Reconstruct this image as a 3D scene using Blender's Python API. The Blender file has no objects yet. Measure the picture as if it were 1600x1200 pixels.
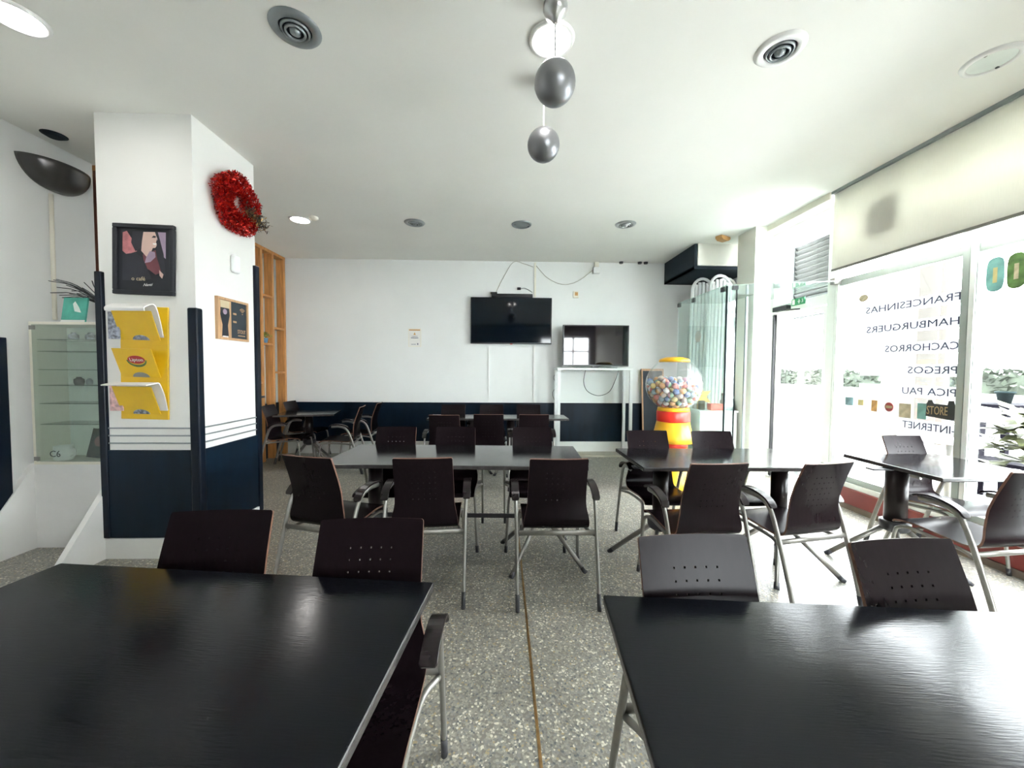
import bpy, math, random
from mathutils import Vector, Matrix
random.seed(7)
PI = math.pi
scene = bpy.context.scene
COL = scene.collection

# ------------------------------------------------------------------ camera
H = 1.4
yaw, pitch, roll, FPX = 0.0261, 0.0375, 0.0065, 590.4
fwd = Vector((math.sin(yaw)*math.cos(pitch), math.cos(yaw)*math.cos(pitch), -math.sin(pitch)))
rgt = Vector((math.cos(yaw), -math.sin(yaw), 0))
dwn = fwd.cross(rgt)
r2 = rgt*math.cos(roll) - dwn*math.sin(roll)
d2 = dwn*math.cos(roll) + rgt*math.sin(roll)
cam = bpy.data.objects.new('camera', bpy.data.cameras.new('camera'))
COL.objects.link(cam)
m = Matrix((r2, -d2, -fwd)).transposed().to_4x4()
m.translation = Vector((0, 0, H))
cam.matrix_world = m
cam.data.sensor_width = 36
cam.data.lens = 36*FPX/1600
cam.data.clip_start = 0.02
cam.data.clip_end = 300
scene.camera = cam

# ------------------------------------------------------------------ world and exposure
scene.view_settings.view_transform = 'Standard'
scene.view_settings.look = 'None'
scene.view_settings.exposure = 2.45
scene.view_settings.gamma = 1
scene.view_settings.use_curve_mapping = False
w = bpy.data.worlds.new('overcast_sky'); scene.world = w; w.use_nodes = True
bg = w.node_tree.nodes['Background']
bg.inputs[0].default_value = (0.93, 0.965, 1.0, 1)
bg.inputs[1].default_value = 7.0

# ------------------------------------------------------------------ materials
def mat(name, col, rough=0.5, metal=0.0, spec=0.5, vary=0.06, scale=6.0, stretch=(1,1,1), bump=0.0, emit=None, estr=0.0, coat=0.0):
    m = bpy.data.materials.new(name); m.use_nodes = True
    nt = m.node_tree; b = nt.nodes['Principled BSDF']
    b.inputs['Roughness'].default_value = rough
    b.inputs['Metallic'].default_value = metal
    b.inputs['Specular IOR Level'].default_value = spec
    b.inputs['Coat Weight'].default_value = coat
    tc = nt.nodes.new('ShaderNodeTexCoord'); mp = nt.nodes.new('ShaderNodeMapping')
    mp.inputs['Scale'].default_value = stretch
    nt.links.new(tc.outputs['Object'], mp.inputs['Vector'])
    n = nt.nodes.new('ShaderNodeTexNoise'); n.inputs['Scale'].default_value = scale; n.inputs['Detail'].default_value = 4
    nt.links.new(mp.outputs[0], n.inputs['Vector'])
    r = nt.nodes.new('ShaderNodeValToRGB')
    c = Vector(col)
    r.color_ramp.elements[0].position = 0.3; r.color_ramp.elements[1].position = 0.7
    r.color_ramp.elements[0].color = (*[max(0, x*(1-vary)) for x in c], 1)
    r.color_ramp.elements[1].color = (*[min(1, x*(1+vary)) for x in c], 1)
    nt.links.new(n.outputs['Fac'], r.inputs[0]); nt.links.new(r.outputs[0], b.inputs['Base Color'])
    if bump:
        bp = nt.nodes.new('ShaderNodeBump'); bp.inputs['Strength'].default_value = bump; bp.inputs['Distance'].default_value = 0.01
        nt.links.new(n.outputs['Fac'], bp.inputs['Height']); nt.links.new(bp.outputs[0], b.inputs['Normal'])
    if emit:
        b.inputs['Emission Color'].default_value = (*emit, 1); b.inputs['Emission Strength'].default_value = estr
    return m

def glass_mat(name, tint=(1,1,1), refl=1.0, ior=1.45, extra=0.0, extra_col=(1,1,1)):
    """thin sheet of glass: clear transmission with a fresnel reflection"""
    m = bpy.data.materials.new(name); m.use_nodes = True
    nt = m.node_tree; nt.nodes.clear()
    out = nt.nodes.new('ShaderNodeOutputMaterial')
    t = nt.nodes.new('ShaderNodeBsdfTransparent'); t.inputs[0].default_value = (*tint, 1)
    g = nt.nodes.new('ShaderNodeBsdfGlossy'); g.inputs['Roughness'].default_value = 0.02
    lw = nt.nodes.new('ShaderNodeLayerWeight'); lw.inputs[0].default_value = 0.5   # facing is the same from both sides
    pw = nt.nodes.new('ShaderNodeMath'); pw.operation = 'POWER'; pw.inputs[1].default_value = 5
    f = nt.nodes.new('ShaderNodeMath'); f.operation = 'MULTIPLY_ADD'; f.inputs[1].default_value = 0.90; f.inputs[2].default_value = 0.04
    nt.links.new(lw.outputs['Facing'], pw.inputs[0]); nt.links.new(pw.outputs[0], f.inputs[0])
    mu = nt.nodes.new('ShaderNodeMath'); mu.operation = 'MULTIPLY'; mu.inputs[1].default_value = refl
    mx = nt.nodes.new('ShaderNodeMixShader')
    nt.links.new(f.outputs[0], mu.inputs[0]); nt.links.new(mu.outputs[0], mx.inputs[0])
    nt.links.new(t.outputs[0], mx.inputs[1]); nt.links.new(g.outputs[0], mx.inputs[2])
    last = mx
    if extra:
        d = nt.nodes.new('ShaderNodeBsdfDiffuse'); d.inputs[0].default_value = (*extra_col, 1)
        m2 = nt.nodes.new('ShaderNodeMixShader'); m2.inputs[0].default_value = extra
        nt.links.new(mx.outputs[0], m2.inputs[1]); nt.links.new(d.outputs[0], m2.inputs[2]); last = m2
    nt.links.new(last.outputs[0], out.inputs[0])
    return m

def cloth_mat(name, col, transl=0.5, clear=0.0):
    m = bpy.data.materials.new(name); m.use_nodes = True
    nt = m.node_tree; nt.nodes.clear()
    out = nt.nodes.new('ShaderNodeOutputMaterial')
    tc = nt.nodes.new('ShaderNodeTexCoord'); mp = nt.nodes.new('ShaderNodeMapping'); mp.inputs['Scale'].default_value = (1, 60, 4)
    n = nt.nodes.new('ShaderNodeTexNoise'); n.inputs['Scale'].default_value = 3
    r = nt.nodes.new('ShaderNodeValToRGB')
    r.color_ramp.elements[0].color = (*[x*0.93 for x in col], 1); r.color_ramp.elements[1].color = (*col, 1)
    nt.links.new(tc.outputs['Object'], mp.inputs[0]); nt.links.new(mp.outputs[0], n.inputs[0]); nt.links.new(n.outputs[0], r.inputs[0])
    d = nt.nodes.new('ShaderNodeBsdfDiffuse'); t = nt.nodes.new('ShaderNodeBsdfTranslucent')
    nt.links.new(r.outputs[0], d.inputs[0]); nt.links.new(r.outputs[0], t.inputs[0])
    mx = nt.nodes.new('ShaderNodeMixShader'); mx.inputs[0].default_value = transl
    nt.links.new(d.outputs[0], mx.inputs[1]); nt.links.new(t.outputs[0], mx.inputs[2])
    last = mx
    if clear:
        tr = nt.nodes.new('ShaderNodeBsdfTransparent'); m3 = nt.nodes.new('ShaderNodeMixShader'); m3.inputs[0].default_value = clear
        nt.links.new(mx.outputs[0], m3.inputs[1]); nt.links.new(tr.outputs[0], m3.inputs[2]); last = m3
    nt.links.new(last.outputs[0], out.inputs[0])
    return m

def wood_top_mat(name, col, rough, spec=0.2):
    """dark stained table top: long grain streaks, fine scratches and dust that break up the gloss"""
    m = mat(name, col, rough, vary=0.25, scale=5, stretch=(1, 14, 4), spec=spec)
    nt = m.node_tree; b = nt.nodes['Principled BSDF']
    tc = nt.nodes.new('ShaderNodeTexCoord')
    n = nt.nodes.new('ShaderNodeTexNoise'); n.inputs['Scale'].default_value = 3.5; n.inputs['Detail'].default_value = 6
    nt.links.new(tc.outputs['Object'], n.inputs[0])
    r = nt.nodes.new('ShaderNodeMapRange'); r.inputs[1].default_value = 0.3; r.inputs[2].default_value = 0.75
    r.inputs[3].default_value = rough*0.75; r.inputs[4].default_value = rough*1.45
    nt.links.new(n.outputs[0], r.inputs[0]); nt.links.new(r.outputs[0], b.inputs['Roughness'])
    mp = nt.nodes.new('ShaderNodeMapping'); mp.inputs['Scale'].default_value = (6, 60, 1)
    n2 = nt.nodes.new('ShaderNodeTexNoise'); n2.inputs['Scale'].default_value = 4
    nt.links.new(tc.outputs['Object'], mp.inputs[0]); nt.links.new(mp.outputs[0], n2.inputs[0])
    bp = nt.nodes.new('ShaderNodeBump'); bp.inputs['Strength'].default_value = 0.05; bp.inputs['Distance'].default_value = 0.004
    nt.links.new(n2.outputs[0], bp.inputs['Height']); nt.links.new(bp.outputs[0], b.inputs['Normal'])
    return m

def floor_mat():
    """exposed aggregate terrazzo: grey cement with pale, dark and warm stone chips"""
    m = bpy.data.materials.new('terrazzo'); m.use_nodes = True
    nt = m.node_tree; b = nt.nodes['Principled BSDF']
    tc = nt.nodes.new('ShaderNodeTexCoord')
    v = nt.nodes.new('ShaderNodeTexVoronoi'); v.inputs['Scale'].default_value = 120
    nt.links.new(tc.outputs['Object'], v.inputs['Vector'])
    sep = nt.nodes.new('ShaderNodeSeparateColor'); nt.links.new(v.outputs['Color'], sep.inputs[0])
    cr = nt.nodes.new('ShaderNodeValToRGB'); cr.color_ramp.interpolation = 'CONSTANT'
    els = cr.color_ramp.elements
    els[0].position = 0; els[0].color = (0.15, 0.148, 0.14, 1)
    els[1].position = 0.30; els[1].color = (0.21, 0.207, 0.195, 1)
    for p, c in ((0.55, (0.17, 0.175, 0.18)), (0.72, (0.27, 0.26, 0.24)), (0.84, (0.09, 0.095, 0.11)), (0.90, (0.28, 0.23, 0.15)), (0.935, (0.48, 0.47, 0.44))):
        e = els.new(p); e.color = (*c, 1)
    nt.links.new(sep.outputs[0], cr.inputs[0])
    v2 = nt.nodes.new('ShaderNodeTexVoronoi'); v2.inputs['Scale'].default_value = 38
    nt.links.new(tc.outputs['Object'], v2.inputs['Vector'])
    sp2 = nt.nodes.new('ShaderNodeSeparateColor'); nt.links.new(v2.outputs['Color'], sp2.inputs[0])
    gt = nt.nodes.new('ShaderNodeMath'); gt.operation = 'GREATER_THAN'; gt.inputs[1].default_value = 0.72
    lt = nt.nodes.new('ShaderNodeMath'); lt.operation = 'LESS_THAN'; lt.inputs[1].default_value = 0.20
    mu = nt.nodes.new('ShaderNodeMath'); mu.operation = 'MULTIPLY'
    nt.links.new(sp2.outputs[1], gt.inputs[0]); nt.links.new(v2.outputs['Distance'], lt.inputs[0])
    nt.links.new(gt.outputs[0], mu.inputs[0]); nt.links.new(lt.outputs[0], mu.inputs[1])
    chipc = nt.nodes.new('ShaderNodeValToRGB'); chipc.color_ramp.elements[0].color = (0.42, 0.40, 0.34, 1); chipc.color_ramp.elements[1].color = (0.55, 0.55, 0.52, 1)
    nt.links.new(sp2.outputs[0], chipc.inputs[0])
    mix = nt.nodes.new('ShaderNodeMixRGB'); nt.links.new(mu.outputs[0], mix.inputs[0]); nt.links.new(cr.outputs[0], mix.inputs[1]); nt.links.new(chipc.outputs[0], mix.inputs[2])
    n = nt.nodes.new('ShaderNodeTexNoise'); n.inputs['Scale'].default_value = 1.3; n.inputs['Detail'].default_value = 5
    nt.links.new(tc.outputs['Object'], n.inputs[0])
    mr = nt.nodes.new('ShaderNodeMapRange'); mr.inputs[1].default_value = 0.3; mr.inputs[2].default_value = 0.7; mr.inputs[3].default_value = 0.82; mr.inputs[4].default_value = 1.12
    nt.links.new(n.outputs[0], mr.inputs[0])
    sc = nt.nodes.new('ShaderNodeVectorMath'); sc.operation = 'SCALE'
    nt.links.new(mix.outputs[0], sc.inputs[0]); nt.links.new(mr.outputs[0], sc.inputs['Scale'])
    wm = nt.nodes.new('ShaderNodeVectorMath'); wm.operation = 'MULTIPLY'; wm.inputs[1].default_value = (1.42, 1.37, 1.24)
    nt.links.new(sc.outputs[0], wm.inputs[0]); nt.links.new(wm.outputs[0], b.inputs['Base Color'])
    b.inputs['Roughness'].default_value = 0.33
    bp = nt.nodes.new('ShaderNodeBump'); bp.inputs['Strength'].default_value = 0.25; bp.inputs['Distance'].default_value = 0.003
    nt.links.new(v.outputs['Distance'], bp.inputs['Height']); nt.links.new(bp.outputs[0], b.inputs['Normal'])
    return m

M = {}
M['ceiling'] = mat('ceiling_paint', (0.84, 0.84, 0.79), 0.9, vary=0.025, scale=1.2)
M['wall'] = mat('wall_paint', (0.80, 0.815, 0.80), 0.85, vary=0.02, scale=2)
M['colwall'] = mat('column_paint', (0.80, 0.80, 0.77), 0.8, vary=0.02, scale=2)
M['leftwall'] = mat('left_wall_paint', (0.74, 0.75, 0.735), 0.85, vary=0.03, scale=2)
M['cream'] = mat('cream_paint', (0.80, 0.77, 0.66), 0.6, vary=0.03)
M['creamwall'] = mat('cream_wall', (0.80, 0.785, 0.71), 0.8, vary=0.02, scale=2)
M['frontwall'] = mat('front_wall', (0.22, 0.20, 0.18), 0.8, vary=0.05)
M['navy'] = mat('navy_panel', (0.0018, 0.009, 0.020), 0.4, spec=0.2, vary=0.25, scale=3, stretch=(4, 4, 1))
M['navystrip'] = mat('navy_strip', (0.0012, 0.005, 0.013), 0.35, spec=0.25, vary=0.2)
M['floor'] = floor_mat()
M['brass'] = mat('brass_strip', (0.36, 0.22, 0.09), 0.35, 0.7, vary=0.25, scale=30)
M['wenge'] = mat('wenge_veneer', (0.0085, 0.0052, 0.0065), 0.27, vary=0.15, scale=5, stretch=(14, 14, 1.5), spec=0.09)
M['ply'] = mat('plywood_edge', (0.14, 0.065, 0.04), 0.5, vary=0.3, scale=40)
M['armwood'] = mat('armrest_wood', (0.012, 0.008, 0.009), 0.25, spec=0.35, vary=0.3, scale=10)
M['steel'] = mat('grey_steel', (0.27, 0.262, 0.24), 0.40, 0.7, vary=0.08, scale=20)
M['cap'] = mat('dark_foot_cap', (0.03, 0.03, 0.035), 0.45, vary=0.1)
M['tabletop'] = wood_top_mat('dark_table_top', (0.005, 0.0055, 0.008), 0.16)
M['farttop'] = wood_top_mat('far_sheen_table_top', (0.008, 0.0075, 0.009), 0.12, 0.75)  # same wood as the front tops, gloss and tone raised to brighten reflections
M['tableedge'] = mat('table_edge', (0.05, 0.045, 0.045), 0.25, vary=0.3, scale=20)
M['tablecol'] = mat('table_column', (0.014, 0.009, 0.009), 0.3, spec=0.3, vary=0.3, scale=8, stretch=(6, 6, 1))
M['white'] = mat('white_paint', (0.82, 0.82, 0.80), 0.5, vary=0.02)
M['whiteplastic'] = mat('white_plastic', (0.85, 0.86, 0.86), 0.35, vary=0.02)
M['alu'] = mat('aluminium_frame', (0.36, 0.40, 0.37), 0.5, 0.2, vary=0.05)
M['aluw'] = mat('pale_frame', (0.74, 0.76, 0.72), 0.45, vary=0.03)
M['red'] = mat('dark_red_kerb', (0.20, 0.028, 0.025), 0.45, vary=0.15)
M['brown'] = mat('brown_skirting', (0.17, 0.13, 0.10), 0.5, vary=0.15)
M['pine'] = mat('orange_pine', (0.55, 0.25, 0.075), 0.4, vary=0.25, scale=4, stretch=(10, 10, 0.8))
M['darkpine'] = mat('red_brown_wood', (0.16, 0.055, 0.03), 0.5, vary=0.2)
M['black'] = mat('black_plastic', (0.008, 0.009, 0.012), 0.3, vary=0.1)
M['screen'] = mat('tv_screen', (0.001, 0.004, 0.008), 0.06, vary=0.02, spec=0.35)
M['screen2'] = mat('small_tv_screen', (0.006, 0.004, 0.007), 0.04, vary=0.02, spec=0.9)
M['dark'] = mat('dark_void', (0.006, 0.015, 0.025), 0.8, vary=0.1)
M['silver'] = mat('brushed_silver', (0.55, 0.56, 0.56), 0.28, 0.9, vary=0.05)
M['ballsilver'] = mat('satin_ball_silver', (0.27, 0.275, 0.29), 0.36, 0.75, vary=0.08)
M['darksilver'] = mat('dull_silver', (0.30, 0.33, 0.34), 0.4, 0.6, vary=0.05)
M['bowl'] = mat('dark_bowl_metal', (0.10, 0.095, 0.095), 0.3, 0.8, vary=0.2)
M['lamp'] = mat('lit_lamp', (1, 1, 1), 0.5, emit=(1.0, 0.97, 0.93), estr=14)
M['frost'] = mat('frosted_glass', (0.72, 0.78, 0.74), 0.25, vary=0.05)
M['yellow'] = mat('yellow_plastic', (0.80, 0.50, 0.012), 0.35, vary=0.04)
M['gumyellow'] = mat('gum_yellow', (0.86, 0.46, 0.02), 0.3, vary=0.05)
M['gumred'] = mat('gum_red', (0.75, 0.035, 0.02), 0.3, vary=0.05)
M['paper'] = mat('paper', (0.78, 0.77, 0.74), 0.8, vary=0.03)
M['print'] = mat('printed_paper', (0.25, 0.27, 0.33), 0.7, vary=0.8, scale=50)
M['pinkprint'] = mat('pink_print', (0.62, 0.40, 0.40), 0.7, vary=0.5, scale=30)
M['lipred'] = mat('logo_red', (0.42, 0.02, 0.015), 0.4)
M['ink'] = mat('ink', (0.012, 0.014, 0.02), 0.6)
M['inkblue'] = mat('grey_blue_lettering', (0.035, 0.04, 0.08), 0.6)
M['skin'] = mat('poster_skin', (0.60, 0.42, 0.36), 0.5, vary=0.1)
M['hair'] = mat('poster_hair', (0.02, 0.02, 0.03), 0.5, vary=0.3)
M['plum'] = mat('poster_plum', (0.14, 0.04, 0.05), 0.5, vary=0.3)
M['mauve'] = mat('poster_mauve', (0.32, 0.24, 0.33), 0.5, vary=0.3)
M['pink'] = mat('poster_pink', (0.45, 0.16, 0.17), 0.5, vary=0.4, scale=20)
M['tinsel'] = mat('red_tinsel', (0.92, 0.035, 0.02), 0.25, 0.5, vary=0.6, scale=30)
M['tinseld'] = mat('dark_red_tinsel', (0.40, 0.008, 0.012), 0.25, 0.6, vary=0.5, scale=30)
M['cone'] = mat('pine_cone_brown', (0.14, 0.09, 0.05), 0.6, vary=0.4, scale=30)
M['gold'] = mat('gold_foil', (0.50, 0.32, 0.12), 0.3, 0.6, vary=0.3)
M['leaf'] = mat('leaf_green', (0.08, 0.16, 0.04), 0.5, vary=0.4, scale=20)
M['yleaf'] = mat('yellow_green_leaf', (0.42, 0.45, 0.06), 0.5, vary=0.4, scale=20)
M['darkleaf'] = mat('dark_leaf', (0.030, 0.032, 0.035), 0.5, vary=0.4, scale=20)
M['teal'] = mat('teal_print', (0.08, 0.42, 0.33), 0.4, vary=0.3, scale=8)
M['bluepot'] = mat('blue_pot', (0.12, 0.28, 0.45), 0.3, vary=0.3, scale=30)
M['beer'] = mat('stout_dark', (0.012, 0.016, 0.025), 0.4)
M['foam'] = mat('foam_cream', (0.62, 0.52, 0.34), 0.6)
M['board'] = mat('slate_board', (0.022, 0.032, 0.042), 0.6, vary=0.15)
M['frame'] = mat('light_oak', (0.56, 0.34, 0.18), 0.45, vary=0.2, stretch=(8, 8, 1))
M['orange'] = mat('orange_wood', (0.55, 0.30, 0.10), 0.4)
M['green'] = mat('exit_green', (0.02, 0.25, 0.09), 0.5)
M['blind'] = cloth_mat('blind_fabric', (0.82, 0.81, 0.74), 0.22)
M['film'] = cloth_mat('white_film', (0.95, 0.96, 0.99), 0.16, 0.0)
M['glass'] = glass_mat('window_glass', (0.97, 0.985, 0.98))
M['gglass'] = glass_mat('green_glass', (0.88, 0.955, 0.925), refl=1.6, extra=0.15, extra_col=(0.82, 0.92, 0.89))
M['caseglass'] = glass_mat('case_glass', (0.90, 0.95, 0.92), refl=1.2, extra=0.10, extra_col=(0.80, 0.84, 0.78))
M['globe'] = glass_mat('globe_plastic', (0.97, 0.97, 0.97), refl=1.3, extra=0.12, extra_col=(.8,.8,.8))
M['pave'] = mat('dimmed_pavement', (0.08, 0.08, 0.08), 0.9, vary=0.08)
M['street'] = mat('bounce_street', (0.78, 0.78, 0.77), 0.9, vary=0.06)
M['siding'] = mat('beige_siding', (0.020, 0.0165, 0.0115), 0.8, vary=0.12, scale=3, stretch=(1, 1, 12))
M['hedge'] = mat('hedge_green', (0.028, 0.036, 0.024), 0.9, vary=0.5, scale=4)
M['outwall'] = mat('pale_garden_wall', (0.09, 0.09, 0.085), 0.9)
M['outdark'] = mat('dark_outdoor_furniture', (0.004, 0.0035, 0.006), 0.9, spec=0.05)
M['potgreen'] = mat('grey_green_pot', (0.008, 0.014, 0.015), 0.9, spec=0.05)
M['louver'] = mat('grey_louvre', (0.075, 0.08, 0.08), 0.6, vary=0.1)
M['cable'] = mat('pale_cable', (0.42, 0.40, 0.34), 0.6)
M['dcable'] = mat('dark_cable', (0.06, 0.06, 0.07), 0.6)
M['beige'] = mat('beige_stone', (0.50, 0.46, 0.38), 0.6, vary=0.08)

# ------------------------------------------------------------------ mesh helpers
class MB:
    def __init__(s): s.v = []; s.f = []; s.mi = []; s.sm = []
    def add(s, vs, fs, mi=0, smooth=False):
        o = len(s.v); s.v += [tuple(v) for v in vs]
        for f in fs: s.f.append(tuple(i+o for i in f)); s.mi.append(mi); s.sm.append(smooth)
        return s
    def box(s, x0, x1, y0, y1, z0, z1, mi=0, T=None):
        vs = [Vector((x, y, z)) for z in (z0, z1) for y in (y0, y1) for x in (x0, x1)]
        if T: vs = [T @ v for v in vs]
        return s.add(vs, [(0,2,3,1), (4,5,7,6), (0,1,5,4), (2,6,7,3), (0,4,6,2), (1,3,7,5)], mi)
    def lathe(s, prof, c=(0,0,0), n=32, mi=0, smooth=True, T=None, caps=True):
        vs = []; fs = []
        for r, z in prof:
            for k in range(n):
                a = 2*PI*k/n; v = Vector((c[0]+r*math.cos(a), c[1]+r*math.sin(a), c[2]+z)); vs.append(T @ v if T else v)
        for i in range(len(prof)-1):
            for k in range(n):
                k2 = (k+1) % n; fs.append((i*n+k, i*n+k2, (i+1)*n+k2, (i+1)*n+k))
        s.add(vs, fs, mi, smooth)
        if caps:
            o = len(s.v)-len(vs)
            s.f.append(tuple(o+k for k in reversed(range(n)))); s.mi.append(mi); s.sm.append(False)
            s.f.append(tuple(o+(len(prof)-1)*n+k for k in range(n))); s.mi.append(mi); s.sm.append(False)
        return s
    def tube(s, pts, rx, ry=None, n=10, mi=0, up=(0,0,1)):
        ry = ry or rx; pts = [Vector(p) for p in pts]; vs = []; fs = []
        side0 = None
        for i, p in enumerate(pts):
            t = (pts[min(i+1, len(pts)-1)] - pts[max(i-1, 0)]).normalized()
            if side0 is None:
                u = Vector(up)
                if abs(t.dot(u)) > 0.95: u = Vector((0, 1, 0))
                a = t.cross(u).normalized()
            else:
                a = (side0 - t*side0.dot(t)).normalized()
            side0 = a; b = t.cross(a)
            for k in range(n):
                g = 2*PI*k/n; vs.append(p + a*math.cos(g)*rx + b*math.sin(g)*ry)
        for i in range(len(pts)-1):
            for k in range(n):
                k2 = (k+1) % n; fs.append((i*n+k, i*n+k2, (i+1)*n+k2, (i+1)*n+k))
        s.add(vs, fs, mi, True); o = len(s.v)-len(vs); L = (len(pts)-1)*n
        s.f.append(tuple(o+k for k in reversed(range(n)))); s.mi.append(mi); s.sm.append(False)
        s.f.append(tuple(o+L+k for k in range(n))); s.mi.append(mi); s.sm.append(False)
        return s
    def prism(s, poly, axis, a, b, mi=0, T=None):
        """poly: 2D points; axis x: (y,z), y: (x,z), z: (x,y); extruded from a to b"""
        def P(u, v, t): return Vector({'x': (t, u, v), 'y': (u, t, v), 'z': (u, v, t)}[axis])
        n = len(poly); vs = [P(u, v, a) for u, v in poly] + [P(u, v, b) for u, v in poly]
        if T: vs = [T @ v for v in vs]
        return s.add(vs, [tuple(range(n)), tuple(reversed(range(n, 2*n)))] + [(i, i+n, (i+1) % n+n, (i+1) % n) for i in range(n)], mi)
    def sphere(s, c, r, n=16, mi=0, sc=(1,1,1)):
        prof = [(r*math.sin(PI*i/n), -r*math.cos(PI*i/n)) for i in range(n+1)]
        prof[0] = (r*0.001, -r); prof[-1] = (r*0.001, r)
        T = Matrix.Translation(Vector(c)) @ Matrix.Diagonal((*sc, 1))
        return s.lathe(prof, n=n*2, mi=mi, T=T)
    def build(s, name, mats, parent=None, loc=None, rz=0.0, bevel=0.0):
        me = bpy.data.meshes.new(name); me.from_pydata(s.v, [], s.f)
        for mm in (mats if isinstance(mats, (list, tuple)) else [mats]): me.materials.append(M[mm] if isinstance(mm, str) else mm)
        for p, i, sm in zip(me.polygons, s.mi, s.sm): p.material_index = i; p.use_smooth = sm
        import bmesh
        bm = bmesh.new(); bm.from_mesh(me); bmesh.ops.recalc_face_normals(bm, faces=bm.faces)
        bm.to_mesh(me); bm.free()
        o = bpy.data.objects.new(name, me); COL.objects.link(o)
        if parent: o.parent = parent
        if loc: o.location = loc
        if rz: o.rotation_euler.z = rz
        if bevel:
            md = o.modifiers.new('bevel', 'BEVEL'); md.width = bevel; md.segments = 3; md.limit_method = 'ANGLE'
        return o

def tag(o, label, cat, group=None, kind=None):
    o['label'] = label; o['category'] = cat
    if group: o['group'] = group
    if kind: o['kind'] = kind
    return o
def thing(name, label, cat, loc=(0,0,0), rz=0.0, group=None):
    o = bpy.data.objects.new(name, None); o.empty_display_size = 0.1; COL.objects.link(o)
    o.location = loc; o.rotation_euler.z = rz
    return tag(o, label, cat, group)
def struct(o):
    o['kind'] = 'structure'; return o
def copy_tree(o, parent=None):
    c = o.copy(); COL.objects.link(c)
    if parent: c.parent = parent
    for ch in list(o.children): copy_tree(ch, c)
    return c
def text(body, size, loc, xdir, ydir, mt, name='lettering', parent=None, depth=0.0012, width=None, align='LEFT', font_shear=0.0):
    """lettering as a thin raised mesh; xdir reading direction, ydir up the letters"""
    cu = bpy.data.curves.new(name, 'FONT'); cu.body = body; cu.size = size; cu.extrude = depth/2; cu.shear = font_shear
    cu.align_x = align; cu.align_y = 'CENTER'; cu.resolution_u = 2
    t = bpy.data.objects.new('tmp', cu); COL.objects.link(t)
    dg = bpy.context.evaluated_depsgraph_get(); me = bpy.data.meshes.new_from_object(t.evaluated_get(dg))
    bpy.data.objects.remove(t); bpy.data.curves.remove(cu)
    if width:
        xs = [v.co.x for v in me.vertices]; wd = max(xs)-min(xs); k = width/wd
        for v in me.vertices: v.co.x *= k
    X = Vector(xdir).normalized(); Y = Vector(ydir).normalized(); Z = X.cross(Y)
    T = Matrix((X, Y, Z)).transposed().to_4x4(); T.translation = Vector(loc)
    me.transform(T); me.materials.clear(); me.materials.append(M[mt]); me.name = name
    o = bpy.data.objects.new(name, me); COL.objects.link(o)
    if parent: o.parent = parent
    return o

def catmull(P, n=5):
    out = []
    P = [Vector(p) for p in P]; Q = [P[0]*2-P[1]] + P + [P[-1]*2-P[-2]]
    for i in range(1, len(Q)-2):
        a, b, c, d = Q[i-1:i+3]
        for k in range(n):
            t = k/n; out.append(0.5*((2*b)+(c-a)*t+(2*a-5*b+4*c-d)*t*t+(3*b-a-3*c+d)*t**3))
    out.append(P[-1]); return out

# ------------------------------------------------------------------ room shell
CZ, XL, XW, YB, YF = 3.19, -3.63, 3.60, 6.31, -2.6
struct(MB().box(-5.2, XW+0.12, YF-0.2, YB+0.2, -0.12, 0).build('floor', 'floor'))
struct(MB().box(-5.2, XW+0.12, YF-0.2, YB+0.2, CZ, CZ+0.15).build('ceiling', 'ceiling'))
wb = MB().box(-5.2, XW+0.12, YB, YB+0.15, 0, CZ)
struct(wb.build('wall_back', 'wall'))
struct(MB().box(XL, XW, YB-0.015, YB, 0.2, 0.85).build('trim_1', 'navy', bevel=0.003))
struct(MB().box(XL, XW, YB-0.022, YB, 0.0, 0.2).build('baseboard_back', 'white', bevel=0.004))
struct(MB().box(0.9, 2.6, YB-0.30, YB-0.022, 0.0, 0.035).build('trim_2', 'beige', bevel=0.006))
struct(MB().box(XL-0.15, XL, YF, 3.5, 0, CZ).build('wall_left', 'leftwall'))
struct(MB().box(-4.6, -4.5, 3.3, YB, 0, CZ).build('wall_passage', 'wall'))
struct(MB().box(-4.6, XL-0.15, 3.3, 3.4, 0, CZ).build('wall_passage_end', 'wall'))
# wall behind the camera with a shop window in its right part
wf = MB()
wf.box(XL-0.15, 1.5, YF-0.15, YF, 0, CZ); wf.box(3.4, XW+0.1, YF-0.15, YF, 0, CZ)
wf.box(1.5, 3.4, YF-0.15, YF, 0, 0.4); wf.box(1.5, 3.4, YF-0.15, YF, 2.7, CZ)
struct(wf.build('wall_front', 'frontwall'))
wi = thing('window_5', '', ''); del wi['label']; del wi['category']; struct(wi)
f = MB()
for x in (1.5, 2.05, 2.72, 3.34): f.box(x, x+0.06, YF-0.11, YF-0.03, 0.4, 2.7)
for z in (0.4, 2.1, 2.64): f.box(1.56, 3.34, YF-0.10, YF-0.04, z, z+0.06)
f.build('window_frame', 'darkpine', wi); MB().box(1.56, 3.34, YF-0.075, YF-0.069, 0.46, 2.64).build('pane', 'glass', wi)

# column
struct(MB().box(-2.88, -2.21, 2.80, 3.47, 0, CZ).build('wall_column', 'colwall'))
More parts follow.
